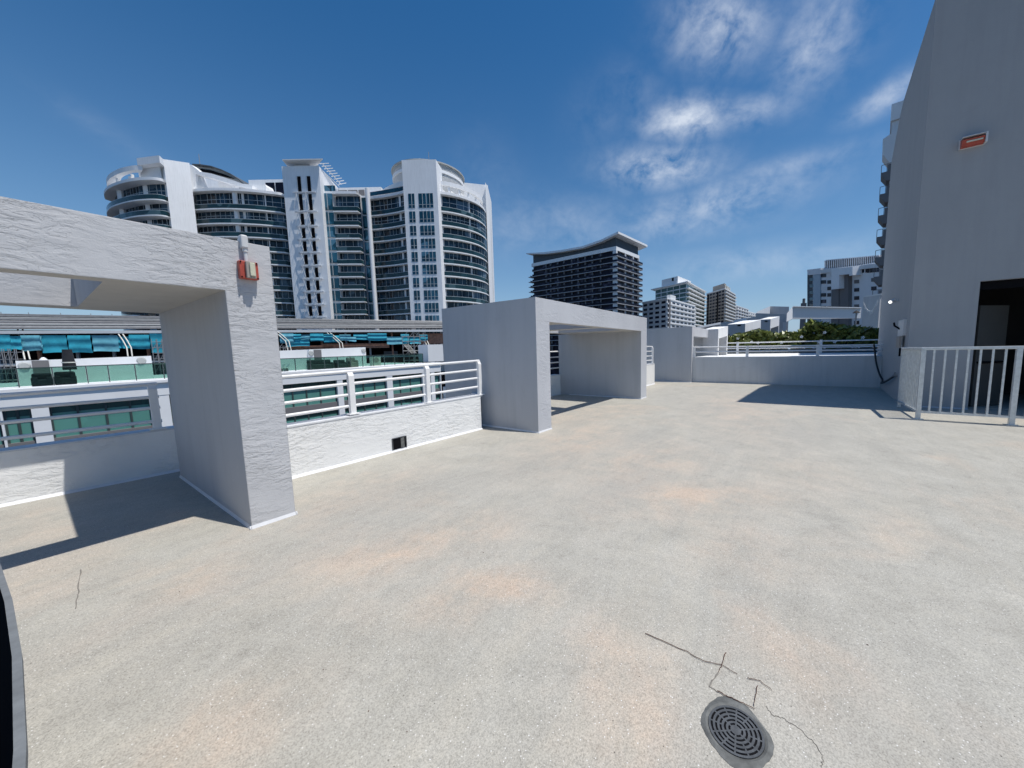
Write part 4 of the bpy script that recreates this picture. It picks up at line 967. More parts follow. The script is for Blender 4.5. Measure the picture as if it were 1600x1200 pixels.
# ================================================================== large curved condominium tower
ZS = [41.7, 37.2, 33.8, 30.7, 27.55]
while len(ZS) < 14: ZS.append(ZS[-1]-3.12)
ct = thing('condominium_tower', (*plan(460, 95), -22), 'wide white condominium tower with curved balconies and teal glass', 'building')
def dense(pts, n=6):
    out = []
    P_ = [Vector(p) for p in pts]
    for i in range(len(P_)-1):
        a, b_, c, d = P_[max(i-1, 0)], P_[i], P_[i+1], P_[min(i+2, len(P_)-1)]
        for k in range(n):
            t = k/n; out.append(.5*((2*b_)+(c-a)*t+(2*a-5*b_+4*c-d)*t*t+(3*b_-a-3*c+d)*t**3))
    out.append(P_[-1]); return out
def section(px_pts, inset, bays, mod=1.25, smooth=True, rails=True, lo=14, glass='teal_glass', thick=.27, piers=()):
    raw = [plan(a, d, 320) for a, d in px_pts]
    outer = dense(raw) if smooth else [Vector(p) for p in raw]
    fw2 = Vector((FW.x, FW.y)).normalized()
    inner = [p+fw2*inset for p in outer]
    deep = [p+fw2*(inset+8) for p in outer]
    T = lambda l: [(p.x, p.y) for p in l]
    edge_in = [p+fw2*.06 for p in outer]
    edge_in2 = [p+fw2*.10 for p in outer]
    for k in range(lo):
        z = ZS[k]; zt_ = .62 if k == 0 else thick
        m_ = MB(); m_.strip(T(outer), T([p+fw2*(inset+.4) for p in outer]), z-zt_*.6, z+zt_*.4); m_.build('balcony_slab', M['white_far'], ct)
        if k and rails:
            m_ = MB(); m_.strip(T(edge_in), T(edge_in2), z+thick*.4+.002, z+thick*.4+.98, 0)
            m_.strip(T(edge_in), T([p+fw2*.16 for p in outer]), z+thick*.4+.981, z+thick*.4+1.06, 1)
            m_.build('glass_railing', [M['rail_glass'], M['mullion']], ct)
        # window band of the storey beneath this slab
        z1 = z-zt_*.6; z0 = ZS[k+1]+thick*.4 if k+1 < 14 else z-3
        m_ = MB(); m_.strip(T(inner), T([p+fw2*.15 for p in inner]), z0, z1, 0)
        # mullions along the inner line
        L_ = [0]
        for i in range(len(inner)-1): L_.append(L_[-1]+(inner[i+1]-inner[i]).length)
        s_ = mod*.5
        rn = random.Random(k*13+int(px_pts[0][0]))
        while s_ < L_[-1]:
            i = max(j for j in range(len(L_)-1) if L_[j] <= s_); t = (s_-L_[i])/(L_[i+1]-L_[i]); p = inner[i].lerp(inner[i+1], t)
            d = (inner[i+1]-inner[i]).normalized(); n = -fw2*.06
            m_.prism([(p.x-d.x*.035, p.y-d.y*.035), (p.x+d.x*.035, p.y+d.y*.035), (p.x+d.x*.035+n.x, p.y+d.y*.035+n.y), (p.x-d.x*.035+n.x, p.y-d.y*.035+n.y)], z0, z1, 1)
            s_ += mod*rn.choice((.8, 1, 1, 1.5))
        if k < 2: m_.strip(T([p-fw2*.05 for p in inner]), T([p-fw2*.002 for p in inner]), z1-1.05 if k else z1-1.5, z1-.95 if k else z1-1.4, 1)
        m_.build('window_band', [M[glass], M['mullion']], ct)
    m_ = MB(); m_.strip(T([p+fw2*.2 for p in inner]), T(deep), -22, ZS[0]-.1); m_.build('core_wall', M['white_far'], ct)
    for (pa_, pb_, dep_) in piers:
        m_ = MB(); a, b_ = plan(pa_, dep_, 320), plan(pb_, dep_, 320); m_.wall(a, b_, ZS[13], ZS[0]-.4, .8); m_.build('pier', M['white_far'], ct)
# left lobe
section([(165.5, 89.5), (165, 87), (172, 84.4), (186, 82.6), (211, 81), (240, 80.6), (258, 81.4), (264, 83)], 2.2, 0, piers=((185, 192, 84.9), (226.5, 235, 82.9)))
section([(297, 86.9), (303, 86.5), (335, 86.1), (367, 86.4), (400, 87.3), (425, 88.4), (440, 89.2), (449, 90.9)], 1.5, 0, piers=((310, 317, 88.0), (408, 416, 89.0), (375, 382, 87.9)))
section([(520, 89), (540, 89.1), (558, 89.3), (565, 91.8), (574, 91.8)], 1.5, 0, smooth=False)
section([(577, 92.3), (588, 92.0), (604, 91.3), (620, 90.3), (633, 89.2)], 1.1, 0, piers=((623.5, 626.5, 91.0),))
section([(684, 90), (703, 91), (726, 93.3), (744, 96.3), (755, 100), (759.5, 104)], 1.4, 0, piers=((730, 733.5, 95.2),))
# glazed bays of the middle part
for k in range(13):
    z1 = ZS[k]-.35; z0 = ZS[k+1]+.3
    a, b_ = plan(503.5, 88.6, 320), plan(519.5, 88.9, 320)
    m_ = MB(); m_.wall(a, b_, z0, z1, .3, 0); q = ((a[0]+b_[0])/2, (a[1]+b_[1])/2); m_.wall((q[0]-.04, q[1]-.04), (q[0]+.04, q[1]-.0), z0, z1, .1, 1, -1); m_.build('window', [M['bright_glass'], M['mullion']], ct)
    a, b_ = plan(565.5, 91.5, 320), plan(573.5, 91.5, 320)
    m_ = MB(); m_.wall(a, b_, z0, z1, .3); m_.build('window', M['bright_glass'], ct)
m_ = MB(); m_.wall(plan(502, 88.9, 320), plan(520.5, 89.2, 320), -22, ZS[0]+.3, 3); m_.wall(plan(564.5, 92, 320), plan(576, 92, 320), -22, ZS[0]+.3, 3); m_.build('bay_wall', M['white_far'], ct)
# tall white pier wall left
def vwall(pa_, da, pb_, db, z0, z1, t, name, mat='white_far'):
    m_ = MB(); m_.wall(plan(pa_, da, 320), plan(pb_, db, 320), z0, z1, t); return m_.build(name, M[mat], ct)
zW = zat(280, 254.5, 84)
m_ = MB(); a, b_ = plan(264, 82.2, 320), plan(303.5, 85.8, 320); zl_, zr2_ = zat(264, 252.3, 82.2), zat(303, 258, 85.8); m_.wall(a, b_, -22, [zl_, zr2_, zr2_, zl_], 3.5); m_.build('blade_wall', M['white_far'], ct)
zt_ = zat(240, 252.5, 82)
m_ = MB(); m_.prism([plan(223, 81.5, 320), plan(258, 80.6, 320), plan(264, 82.1, 320), plan(264, 88, 320), plan(223, 88, 320)], zt_-1.5, zt_); m_.build('roof_flange', M['white_far'], ct)
m_ = MB(); m_.prism([plan(226, 83, 320), plan(257, 82.2, 320), plan(263.5, 84, 320), plan(263.5, 88, 320), plan(226, 88, 320)], ZS[0]+.2, zt_-1.51); m_.build('roof_room', M['shade_far'], ct)
# crescent ring of the left lobe
def ringpart(px_pts, zlo, zhi, width, name='roof_ring'):
    fw2 = Vector((FW.x, FW.y)).normalized(); o_ = dense([plan(a, d, 290) for a, d in px_pts]); c = sum(o_, Vector((0, 0)))/len(o_)+fw2*3
    i_ = [p+(c-p).normalized()*width for p in o_]
    m_ = MB(); m_.strip([(p.x, p.y) for p in o_], [(p.x, p.y) for p in i_], zlo, zhi); return m_.build(name, M['white_far'], ct), o_
zr_ = zat(211, 259.5, 81)
ringpart([(184, 92.5), (171, 90.5), (167, 87.5), (173, 84.6), (190, 82.3), (211, 81.2), (226, 81.2)], zr_-1.0, zr_, 1.9)
for (pa_, d_) in ((185, 84.5), (209, 83), (176, 88)):
    q = plan(pa_, d_, 290); m_ = MB(); m_.cyl(q, .28, ZS[0]+.2, zr_-1.0, 10); m_.build('ring_post', M['white_far'], ct)
for (a, b_) in (((184, 84.5), (226, 87.5)), ((205, 82.5), (232, 85.5)), ((174, 87.5), (210, 90.5))):
    m_ = MB(); m_.wall(plan(*a, 290), plan(*b_, 290), zr_-2.2, zr_-1.6, .6); m_.build('ring_beam', M['white_paint'], ct)
# round columns
for (pa_, d_, top) in ((368.5, 87.4, ZS[0]-.3), (575.5, 90.4, zat(575, 294.5, 90))):
    m_ = MB(); m_.cyl(plan(pa_, d_, 320), .52, -22, top, 16); m_.build('round_column', M['white_paint'], ct)
# swooping roof fin and louvred drum left
V0, V1 = plan(290, 88, 290), plan(400, 90, 290)
def vprof(pix, back, t, name, mat, parent=None):
    u = Vector((V1[0]-V0[0], V1[1]-V0[1])).normalized(); fw2 = Vector((FW.x, FW.y)).normalized()
    a0 = (V0[0]+fw2.x*back, V0[1]+fw2.y*back); a1 = (V1[0]+fw2.x*back, V1[1]+fw2.y*back)
    pts = [onv(a0, a1, x_, y_) for x_, y_ in pix]
    m_ = MB(); m_.ext(pts, (fw2.x*t, fw2.y*t, 0)); return m_.build(name, M[mat], ct)
vprof([(293, 256), (299, 257.5), (312, 268), (330, 271), (350, 277), (368, 283), (380, 287.5), (394, 289.5), (394, 296), (372, 291), (350, 284), (330, 278), (306, 272), (303, 298), (296, 298)], -2.3, 1.4, 'roof_fin', 'white_far')
vprof([(304, 272), (312, 272), (318, 292), (311, 297), (306, 297)], -1.6, 1.2, 'fin_brace', 'shade_far')
vprof([(312, 273), (345, 281), (340, 296), (318, 293)], 3.5, .5, 'fin_back', 'white_far')
vprof([(340, 283), (368, 290), (368, 297), (342, 295)], .4, 1, 'roof_plant_room', 'white_far')
vprof([(372, 286), (390, 288.5), (414, 288), (416, 292), (416, 299), (378, 297)], -.8, 2.5, 'roof_plant_room', 'white_far')
vprof([(300, 256.5), (312, 257), (330, 260), (346, 265.5), (360, 272), (372, 280), (381, 287.5), (381, 292), (305, 292)], 8, 6, 'roof_drum', 'louver')
vprof([(300, 255.7), (312, 256.2), (330, 259), (346, 264.5), (360, 271), (372, 279), (382, 287.5), (380, 288), (371, 280.4), (359, 272.4), (345, 265.9), (330, 260.4), (312, 257.6), (300, 257.1)], 7, 7.5, 'drum_rim', 'roof_dark')
vprof([(311, 263), (330, 266), (350, 272), (366, 279), (352, 276), (330, 270.5), (314, 267.5)], 7.6, .4, 'drum_slot', 'dark')
# penthouse between
m_ = MB(); m_.wall(plan(389, 93.5, 290), plan(446, 93.5, 290), ZS[0]+.2, zat(420, 281, 93.5), 6); m_.build('penthouse', M['white_far'], ct)
for (a, b_) in ((415, 428.5), (430.5, 445)):
    m_ = MB(); m_.wall(plan(a, 93.35, 290), plan(b_, 93.35, 290), ZS[0]+.6, zat(430, 285.5, 93.4), .12); m_.build('penthouse_window', M['navy_glass'], ct)
# stair core
zC = zat(470, 262.5, 87)
cA, cB, cC = plan(445.5, 87, 320), plan(503, 87, 320), plan(531, 98.5, 320)
m_ = MB(); m_.prism([cA, cB, cC, (cC[0]-(cB[0]-cA[0]), cC[1]-(cB[1]-cA[1]))], -22, zC); m_.build('stair_core', M['white_far'], ct)
for k in range(-1, 12):
    if k == -1: z1, z0 = zat(468, 278, 87), zat(468, 301, 87)
    else: z1, z0 = ZS[k]-1.25, ZS[k+1]-.45
    for (a, b_) in ((466.5, 473.3), (481.5, 488.3)):
        p0, p1 = plan(a, 86.98, 320), plan(b_, 86.98, 320)
        m_ = MB(); m_.wall(p0, p1, z0, z1, .1, 0, -1)
        m_.wall((p0[0]-.01, p0[1]), (p0[0]+(p1[0]-p0[0])*.28, p0[1]+(p1[1]-p0[1])*.28), z0, z1, .16, 1, -1)
        m_.build('slit_window', [M['dark'], M['shade_far']], ct)
    if k >= 0:
        p0, p1 = plan(459, 86.5, 320), plan(494, 86.5, 320)
        m_ = MB(); m_.wall(p0, p1, z1+.2, z1+.38, .3, 0); m_.wall(p0, p1, z0-.45, z0-.36, .2, 0)
        for (a, b_) in ((459, 464), (464, 468), (476, 479), (479, 483)):
            q0, q1 = plan(a, 86.2, 320), plan(b_, 86.2, 320); up = (a in (459, 476))
            m_.tube([(q0[0], q0[1], z0 if up else z1), (q1[0], q1[1], z1 if up else z0)], .05, 5)
        m_.build('lattice_bracket', M['shade_far'], ct)
# thin winged canopy above the core
zw = zat(470, 253.5, 86)
m_ = MB()
m_.prism([plan(441.5, 85, 255), plan(505, 85, 255), plan(487, 90, 255), plan(455, 90, 255)], zw-.02, zw+.2)
m_.prism([plan(460, 87, 255), plan(484, 87, 255), plan(480, 90, 255), plan(464, 90, 255)], zC, zw-.03)
m_.build('wing_canopy', M['shade_far'], ct)
m_ = MB()
for i in range(9):
    u = i/8; a = at(499+u*30, 256+u*32, 88+u*9); b_ = at(507+u*28, 254+u*31, 88+u*9)
    m_.tube([a, b_+Vector((1, 0, .2))], .09, 5)
m_.tube([at(499, 262, 87), at(530, 291, 97)], .1, 5); m_.tube([at(503, 255, 87), at(533, 288, 97)], .1, 5); m_.build('canopy_lattice', M['shade_far'], ct)
# terrace rooms right of the core
m_ = MB(); m_.wall(plan(527, 96, 290), plan(595, 96, 290), ZS[0]+.2, zat(555, 292.8, 96), 5); m_.build('penthouse', M['white_far'], ct)
for (a, b_) in ((528, 541), (543, 557.5), (559.5, 568.5)):
    m_ = MB(); m_.wall(plan(a, 95.8, 290), plan(b_, 95.8, 290), ZS[0]+.5, zat(550, 296.6, 95.8), .15); m_.build('penthouse_window', M['taupe'], ct)
for (a, b_, da, db) in ((502, 524, 88.8, 89), (578, 600, 92, 91), (600, 632, 91, 89.3)):
    m_ = MB(); m_.wall(plan(a, da, 300), plan(b_, db, 300), ZS[0]+.32, ZS[0]+1.7 if a < 550 else ZS[0]+1.3, .08); m_.build('glass_railing', M['bright_glass'], ct)
# sweeping ring left and right of the tall block
zq = zat(684, 281.6, 90)
ringpart([(592, 95), (600, 93), (612, 91), (622, 89.8), (634, 89)], zq-1.6, zq-.4, 1.6)
for (a, b_) in (((600, 92.5), (632, 94.5)), ((612, 91.5), (634, 92))):
    m_ = MB(); m_.wall(plan(*a, 290), plan(*b_, 290), zq-2.3, zq-1.6, .7); m_.build('ring_beam', M['white_paint'], ct)
ringpart([(684, 90.4), (700, 91), (722, 93.2), (740, 96.2), (751, 100), (754, 104)], zq-.95, zq, .7)
for (a, d_) in ((701, 91.6), (717, 93.2), (731, 95.2), (742, 98), (685.5, 90.9)):
    m_ = MB(); m_.cyl(plan(a, d_, 290), .24, ZS[0]+.3, zq-.95, 8); m_.build('ring_post', M['white_far'], ct)
for (a, b_) in (((690, 92), (706, 97)), ((704, 93), (722, 99)), ((720, 94.5), (738, 101))):
    m_ = MB(); m_.wall(plan(*a, 290), plan(*b_, 290), zq-1.8, zq-1.2, .4); m_.build('ring_beam', M['white_paint'], ct)
# tall block with two window columns
zF = zat(655, 253.3, 88)
vwall(631.5, 88, 684.5, 88, -22, zF, 4.5, 'tall_block')
for k in range(12):
    z1 = ZS[k]-.85; z0 = ZS[k+1]-.05
    if k == 0: z1 = zat(660, 303, 88)
    for (a, b_, nm) in ((638.5, 648, 2), (654.5, 677, 4)):
        p0, p1 = Vector(plan(a, 87.95, 320)), Vector(plan(b_, 87.95, 320)); m_ = MB(); m_.wall(p0, p1, z0, z1, .1, 0, 1)
        for j in range(1, nm):
            q = p0.lerp(p1, j/nm); m_.wall((q.x-.035, q.y), (q.x+.035, q.y), z0, z1, .14, 1, -1)
        m_.wall(p0, p1, z0+.7, z0+.78, .06, 1, -1)
        m_.build('window', [M['bright_glass'], M['mullion']], ct)
m_ = MB(); m_.wall(plan(653, 87.95, 290), plan(674, 87.95, 290), zat(660, 292.5, 88), zat(660, 288.5, 88), .1); m_.build('slot', M['terracotta'], ct)
# louvred drum
qd = plan(671, 101, 290); zD = zat(671, 249.5, 92)
m_ = MB(); m_.cyl(qd, 9.2, ZS[0], zD-1.2, 64); m_.build('louvred_drum', M['louver'], ct)
m_ = MB(); m_.cyl(qd, 9.5, zD-2.6, zD-1.9, 64); m_.build('drum_band', M['white_far'], ct)
m_ = MB(); m_.cyl(qd, 9.35, zD-1.19, zD-.4, 64); m_.cyl(qd, 9.7, zD-.4, zD-.1, 64); m_.build('drum_rim', M['louver'], ct)
m_ = MB()
for i in range(26): m_.cyl(qd, 9.28, ZS[0]+1+i*.28, ZS[0]+1.12+i*.28, 64)
m_.build('drum_louvres', M['shade_far'], ct)
vwall(722, 104, 763.5, 106, -22, zat(745, 286, 104), 1.5, 'end_wall')
m_ = MB(); m_.prism([plan(759.5, 103, 320), plan(763.5, 106, 320), plan(768, 116, 320), plan(762, 116, 320)], -22, zat(761, 286.5, 103)); m_.build('end_wall', M['white_far'], ct)
for (a, y_, d_) in ((311, 241, 96), (670, 238, 100)):
    q = plan(a, d_, 245); m_ = MB(); m_.tube([(q[0], q[1], ZS[0]+4), (q[0], q[1], zat(a, y_, d_))], .07, 5); m_.build('antenna', M['steel'], ct)

# ================================================================== dark hotel with swept roof
dh = thing('dark_hotel', (*plan(930, 215), -22), 'dark slab hotel with pale floor edges and an upswept white roof', 'building')
D0, D1, D2 = Vector(plan(833, 228)), Vector(plan(962, 195)), Vector(plan(997, 214))
lf = (D1-D0).normalized(); rf = (D2-D1).normalized()
zb1 = onv(D0, D1, 961.6, 389).z
zb0 = onv(D0, D1, 833, 413.5).z; zbm = (zb1+zb0)/2
def T2(*l): return [(p.x, p.y) for p in l]
foot = [D0, D1, D2, D0+(D2-D1)]
m_ = MB(); m_.prism(T2(*foot), -22, zbm-1.0); m_.build('body', M['navy_glass'], dh)
o1, o2 = -rf*.8, lf*.8
m_ = MB(); m_.prism(T2(D0+o1-lf*.8, D1+o1+o2, D2+o2, D0+(D2-D1)-lf*.8), zbm-1.1, zbm+.9); m_.build('parapet_band', M['white_far'], dh)
rp = [(833, 396), (870, 392.5), (905, 388), (935, 380.5), (961.6, 371)]
top = [onv(D0, D1, *q) for q in rp]
poly = [Vector((D0.x, D0.y, zbm+.8))]+top+[Vector((D1.x, D1.y, zbm+.8))]
m_ = MB(); m_.ext(poly, (D2.x-D1.x, D2.y-D1.y, 0)); m_.build('attic_wall', M['roof_dark'], dh)
rp2 = [(822, 395.5), (850, 394), (880, 390), (910, 384.5), (938.7, 374.5), (966, 361.5)]
a0, a1 = D0-rf*2.6, D1-rf*2.6
tp = [onv((a0.x, a0.y), (a1.x, a1.y), *q) for q in rp2]
ext_v = (D2-D1)*1.0+rf*8.5
for i in range(len(tp)-1):
    pass
m_ = MB(); lo_ = [p-Vector((0, 0, 1.1 if i > 0 else .5)) for i, p in enumerate(tp)]
m_.ext(tp+lo_[::-1], (ext_v.x, ext_v.y, 0)); m_.build('swept_roof', M['white_far'], dh)
zf = zbm-1.1; npit = 3.14
L1 = (D1-D0).length; L2 = (D2-D1).length
for k in range(1, 17):
    z = zf-k*npit
    e0 = 3.2 if k > 1 else 0; e1 = 3.2 if k > 0 else 0
    m_ = MB(); m_.prism(T2(D0-rf*1.3-lf*e0, D1-rf*1.3+lf*1.5, D2+lf*1.5+rf*e1, D2+rf*e1-lf*4, D1-lf*2+rf*3, D0-lf*e0+rf*3), z-.18, z+.18); m_.build('floor_slab', M['slab_grey'], dh)
    m_ = MB()
    if k > 1: m_.prism(T2(D0-lf*3.2+rf*.5, D0-lf*3.1+rf*.5, D0-lf*3.1+rf*9, D0-lf*3.2+rf*9), z+.19, z+1.3)
    m_.wall((D1-rf*1.25+lf*1.45).to_tuple(), (D2+lf*1.45+rf*3.1).to_tuple(), z+.19, z+1.25, .08, 0, 1)
    m_.wall((D0-rf*1.25).to_tuple(), (D1-rf*1.25+lf*1.45).to_tuple(), z+.19, z+1.25, .08, 0, 1)
    m_.build('balcony_railing', M['navy_glass'], dh)
for px_ in (854, 861, 872, 882, 894, 904, 915, 926, 939):
    p = onv(D0, D1, px_, 430); m_ = MB(); q = Vector((p.x, p.y)); m_.prism(T2(q-rf*1.0, q-rf*1.0+lf*.6, q+lf*.6-rf*.01, q-rf*.01), zf-17*npit, zf-.01); m_.build('pier', M['taupe'], dh)
m_ = MB(); m_.prism(T2(D1-rf*1.0-lf*1.2, D1-rf*1.0+lf*.9, D1+lf*.9+rf*.4, D1+rf*.4-lf*1.2), zf-17*npit, zf-.02); m_.build('pier', M['shade_far'], dh)
for t in (.35, .7, .97):
    q = D1.lerp(D2, t); m_ = MB(); m_.prism(T2(q, q+lf*.9, q+lf*.9+rf*.7, q+rf*.7), zf-17*npit, zf-.02); m_.build('pier', M['shade_far'], dh)

# ================================================================== smaller towers
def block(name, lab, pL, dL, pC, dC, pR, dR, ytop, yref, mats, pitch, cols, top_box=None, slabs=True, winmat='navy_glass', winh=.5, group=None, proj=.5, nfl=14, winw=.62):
    """corner building: left face pL..pC, right face pC..pR; top from the corner's pixel height"""
    a, c, b_ = Vector(plan(pL, dL, 470)), Vector(plan(pC, dC, 470)), Vector(plan(pR, dR, 470))
    zt_ = zat(pC, ytop, dC); r = thing(name, (c.x, c.y, -22), lab, 'building', group)
    u, v = (c-a).normalized(), (b_-c).normalized()
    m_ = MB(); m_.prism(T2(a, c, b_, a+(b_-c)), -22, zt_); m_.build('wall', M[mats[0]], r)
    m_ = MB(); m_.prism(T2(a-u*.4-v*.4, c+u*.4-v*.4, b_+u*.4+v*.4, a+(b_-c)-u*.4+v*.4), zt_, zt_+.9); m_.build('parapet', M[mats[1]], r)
    rest_ = MB()
    for k in range(nfl):
        z = zt_-(k+1)*pitch
        single = (k+1)*sum(cols) <= 100
        for (p0, p1, w_, n_) in ((a, c, u, cols[0]), (c, b_, v, cols[1])):
            L_ = (p1-p0).length; nn = Vector((w_.y, -w_.x))
            if nn.dot(Vector((FW.x, FW.y))) > 0: nn = -nn
            for i in range(n_):
                s0 = L_*(i+.5-winw/2)/n_; s1 = L_*(i+.5+winw/2)/n_
                q0, q1 = p0+w_*s0, p0+w_*s1
                m_ = MB() if single else rest_
                m_.prism(T2(q0+nn*.05, q1+nn*.05, q1+nn*.01, q0+nn*.01), z+pitch*.22, z+pitch*(.22+winh))
                if single: m_.build('window', M[winmat], r)
        if slabs:
            m_ = MB(); nn = Vector((v.y, -v.x))
            if nn.dot(Vector((FW.x, FW.y))) > 0: nn = -nn
            nu = Vector((u.y, -u.x))
            if nu.dot(Vector((FW.x, FW.y))) > 0: nu = -nu
            if slabs in ('both', 'right'): m_.prism(T2(c+nn*proj, b_+nn*proj, b_+nn*.02, c+nn*.02), z-.1, z+.75)
            if slabs in ('both', 'left'): m_.prism(T2(a+nu*proj, c+nu*proj, c+nu*.02, a+nu*.02), z-.1, z+.75)
            m_.build('balcony_front', M[mats[1]], r)
    if rest_.v: o = rest_.build('window', M[winmat], r); o['kind'] = 'stuff'
    return r, a, c, b_, zt_, u, v
r, a, c, b_, zt_, u, v = block('apartment_block', 'white mid-rise with rows of small windows, right of the dark hotel', 1004, 238, 1042, 220, 1086, 262, 467.5, 0, ('shade_far', 'white_far'), 2.9, (4, 7), slabs='right', winh=.5, proj=.8)
m_ = MB(); q = c+v*6; m_.prism(T2(q, q+v*9, q+v*9-u*3, q-u*3), zt_, zt_+3.4); m_.build('roof_box', M['white_far'], r)
m_ = MB(); q = c+v*1.5; nn = Vector((v.y, -v.x)); nn = nn if nn.dot(Vector((FW.x, FW.y))) < 0 else -nn
m_.prism(T2(q+nn*.95, q+v*2.5+nn*.95, q+v*2.5, q), -10, zt_); m_.build('stair_slot', M['taupe'], r)
r, a, c, b_, zt_, u, v = block('glass_condominium', 'green glass condominium with a flat overhanging roof and white box on top', 1024, 330, 1072, 300, 1101, 355, 444, 0, ('shade_far', 'white_far'), 3.6, (5, 6), slabs='right', winmat='green_dark', winh=.75, proj=2.0, nfl=12, winw=.9)
m_ = MB(); m_.prism(T2(a-u*5-v*2, c+u*2-v*2, b_+u*2-v*1, a+(b_-c)), zt_+.95, zt_+1.7); m_.build('overhanging_roof', M['white_far'], r)
q0, q1, q2 = Vector(plan(1034, 322, 440)), Vector(plan(1059, 306, 440)), Vector(plan(1079.5, 330, 440))
m_ = MB(); m_.prism(T2(q0, q1, q2, q0+(q2-q1)), zt_+1.7, zat(1059, 431.5, 306)); m_.build('roof_box', M['white_wall'], r)
m_ = MB(); qq = q0.lerp(q1, .7); w_ = (q1-q0).normalized(); m_.prism(T2(qq-w_*1, qq+w_*1, qq+w_*1-v*.3, qq-w_*1-v*.3), zat(1050, 438, 310)-.5, zat(1050, 434, 310)); m_.build('window', M['dark'], r)
r, a, c, b_, zt_, u, v = block('tan_tower', 'tall tan balcony tower, farthest high-rise in the middle distance', 1104, 365, 1132, 335, 1149, 375, 452, 0, ('tan_wall', 'shade_far'), 3.1, (6, 5), slabs='right', winh=.55, proj=1.3, nfl=20, winw=.75)
for i in range(4):
    m_ = MB(); q = c+v*(2+i*6.2); m_.prism(T2(q, q+v*3.5, q+v*3.5-u*4, q-u*4), zt_+.9, zt_+4.2); m_.build('roof_block', M['cream_steel'], r)
m_ = MB(); q = c-u*20; m_.prism(T2(q, q+u*19, q+u*19+v*8, q+v*8), zt_+.9, zt_+5.5); m_.build('roof_room', M['tan_wall'], r)
for t in (.08, .62):
    q = a.lerp(c, t); nn = Vector((u.y, -u.x)); nn = nn if nn.dot(Vector((FW.x, FW.y))) < 0 else -nn
    m_ = MB(); m_.prism(T2(q+nn*.4, q+u*1.6+nn*.4, q+u*1.6+nn*.06, q+nn*.06), -20, zt_-1); m_.build('dark_slot', M['dark'], r)
block('apartment_block', 'low pale green-grey block right of the tan tower', 1146, 380, 1150, 376, 1170, 420, 478, 0, ('grey_wall_far', 'shade_far'), 3.2, (1, 5), slabs='right', winh=.6, proj=1, nfl=9, winmat='taupe')
block('apartment_block', 'lowest far white block peeping over the pale beams', 1168, 430, 1170, 425, 1182, 450, 487.5, 0, ('shade_far', 'white_far'), 3.2, (1, 4), slabs='right', winh=.45, proj=1, nfl=6)

# ------------------------------------------------------------------ right-hand apartment block
rb = thing('apartment_block', (*plan(1320, 140), -22), 'cool grey and white apartment block above the hedge, seen left of the tower', 'building')
E0, E1 = plan(1261.5, 178, 450), plan(1395, 122, 450)
ed = (Vector(E1)-Vector(E0)).normalized(); en = Vector((-ed.y, ed.x)); en = en if en.dot(Vector(E1)) > 0 else -en
def eq(px_, py_, back=0):
    a0 = (E0[0]+en.x*back, E0[1]+en.y*back); a1 = (E1[0]+en.x*back, E1[1]+en.y*back); return onv(a0, a1, px_, py_)
def epanel(l, back, t, name, mat, down=False):
    pts = [eq(x_, y_, back) for x_, y_ in l]
    if down:
        for i in down: pts[i].z = -22
    m_ = MB(); m_.ext(pts, (en.x*t, en.y*t, 0)); return m_.build(name, M[mat], rb)
epanel([(1270, 428), (1400, 404), (1400, 600), (1270, 600)], .8, 12, 'wall', 'grey_wall_far', (2, 3))
epanel([(1261.5, 422), (1270.5, 421.5), (1270.5, 600), (1261.5, 600)], .8, 11, 'side_bay', 'roof_dark', (2, 3))
epanel([(1261, 421.5), (1282, 419), (1282, 428), (1262, 430)], .2, 3, 'cornice', 'grey_wall_far')
epanel([(1270.5, 430), (1281.5, 428), (1281.5, 600), (1270.5, 600)], .3, .5, 'blue_panel', 'blue_wall', (2, 3))
for k in range(8):
    y_ = 434+k*10.2
    epanel([(1265, y_+.3), (1270, y_), (1270, y_+5), (1265, y_+5)], .5, .3, 'bay_window', 'bright_glass')
epanel([(1288, 408), (1291, 406), (1373, 398.5), (1373, 413), (1288, 421)], 3, 8, 'roof_screen', 'grey_wall_far')
for i in range(26):
    x_ = 1290+i*3.3; epanel([(x_, 407.5-i*.3), (x_+.9, 407.4-i*.3), (x_+.9, 419.5-i*.3), (x_, 419.6-i*.3)], 2.8, .2, 'screen_fin', 'taupe')
epanel([(1282, 421.5), (1376, 411), (1376, 417.5), (1282, 427)], 0, 1.5, 'roof_parapet', 'shade_far')
epanel([(1299, 420), (1332, 416.5), (1332, 430), (1327, 431), (1327, 428), (1311, 430), (1311, 451), (1299, 452)], -2.5, 3.2, 'white_frame', 'white_far')
epanel([(1311, 430), (1325.5, 428.5), (1325.5, 600), (1311, 600)], -.6, 1.4, 'recess', 'taupe', (2, 3))
epanel([(1299, 452.5), (1310.5, 451.5), (1310.5, 600), (1299, 600)], -.9, 1.6, 'taupe_wing', 'taupe', (2, 3))
for k in range(7):
    for (x0_, x1_) in ((1282.5, 1290.5), (1292.5, 1298)):
        y_ = 428+k*10.1; epanel([(x0_, y_), (x1_, y_-.4), (x1_, y_+5.1), (x0_, y_+5.4)], .65, .12, 'window', 'navy_glass' if (k*3+int(x0_)) % 4 else 'shade_far')
for k in range(7):
    y_ = 437.5+k*12.8; epanel([(1334.5, y_), (1342, y_-.5), (1342, y_+5.2), (1334.5, y_+5.6)], .65, .12, 'window', 'taupe' if k in (0, 3) else 'navy_glass')
for k in range(4):
    y_ = 434.5+k*13.4; epanel([(1361, y_), (1369, y_-.6), (1369, y_+5.3), (1361, y_+5.8)], .65, .12, 'window', 'taupe' if k == 0 else 'navy_glass')
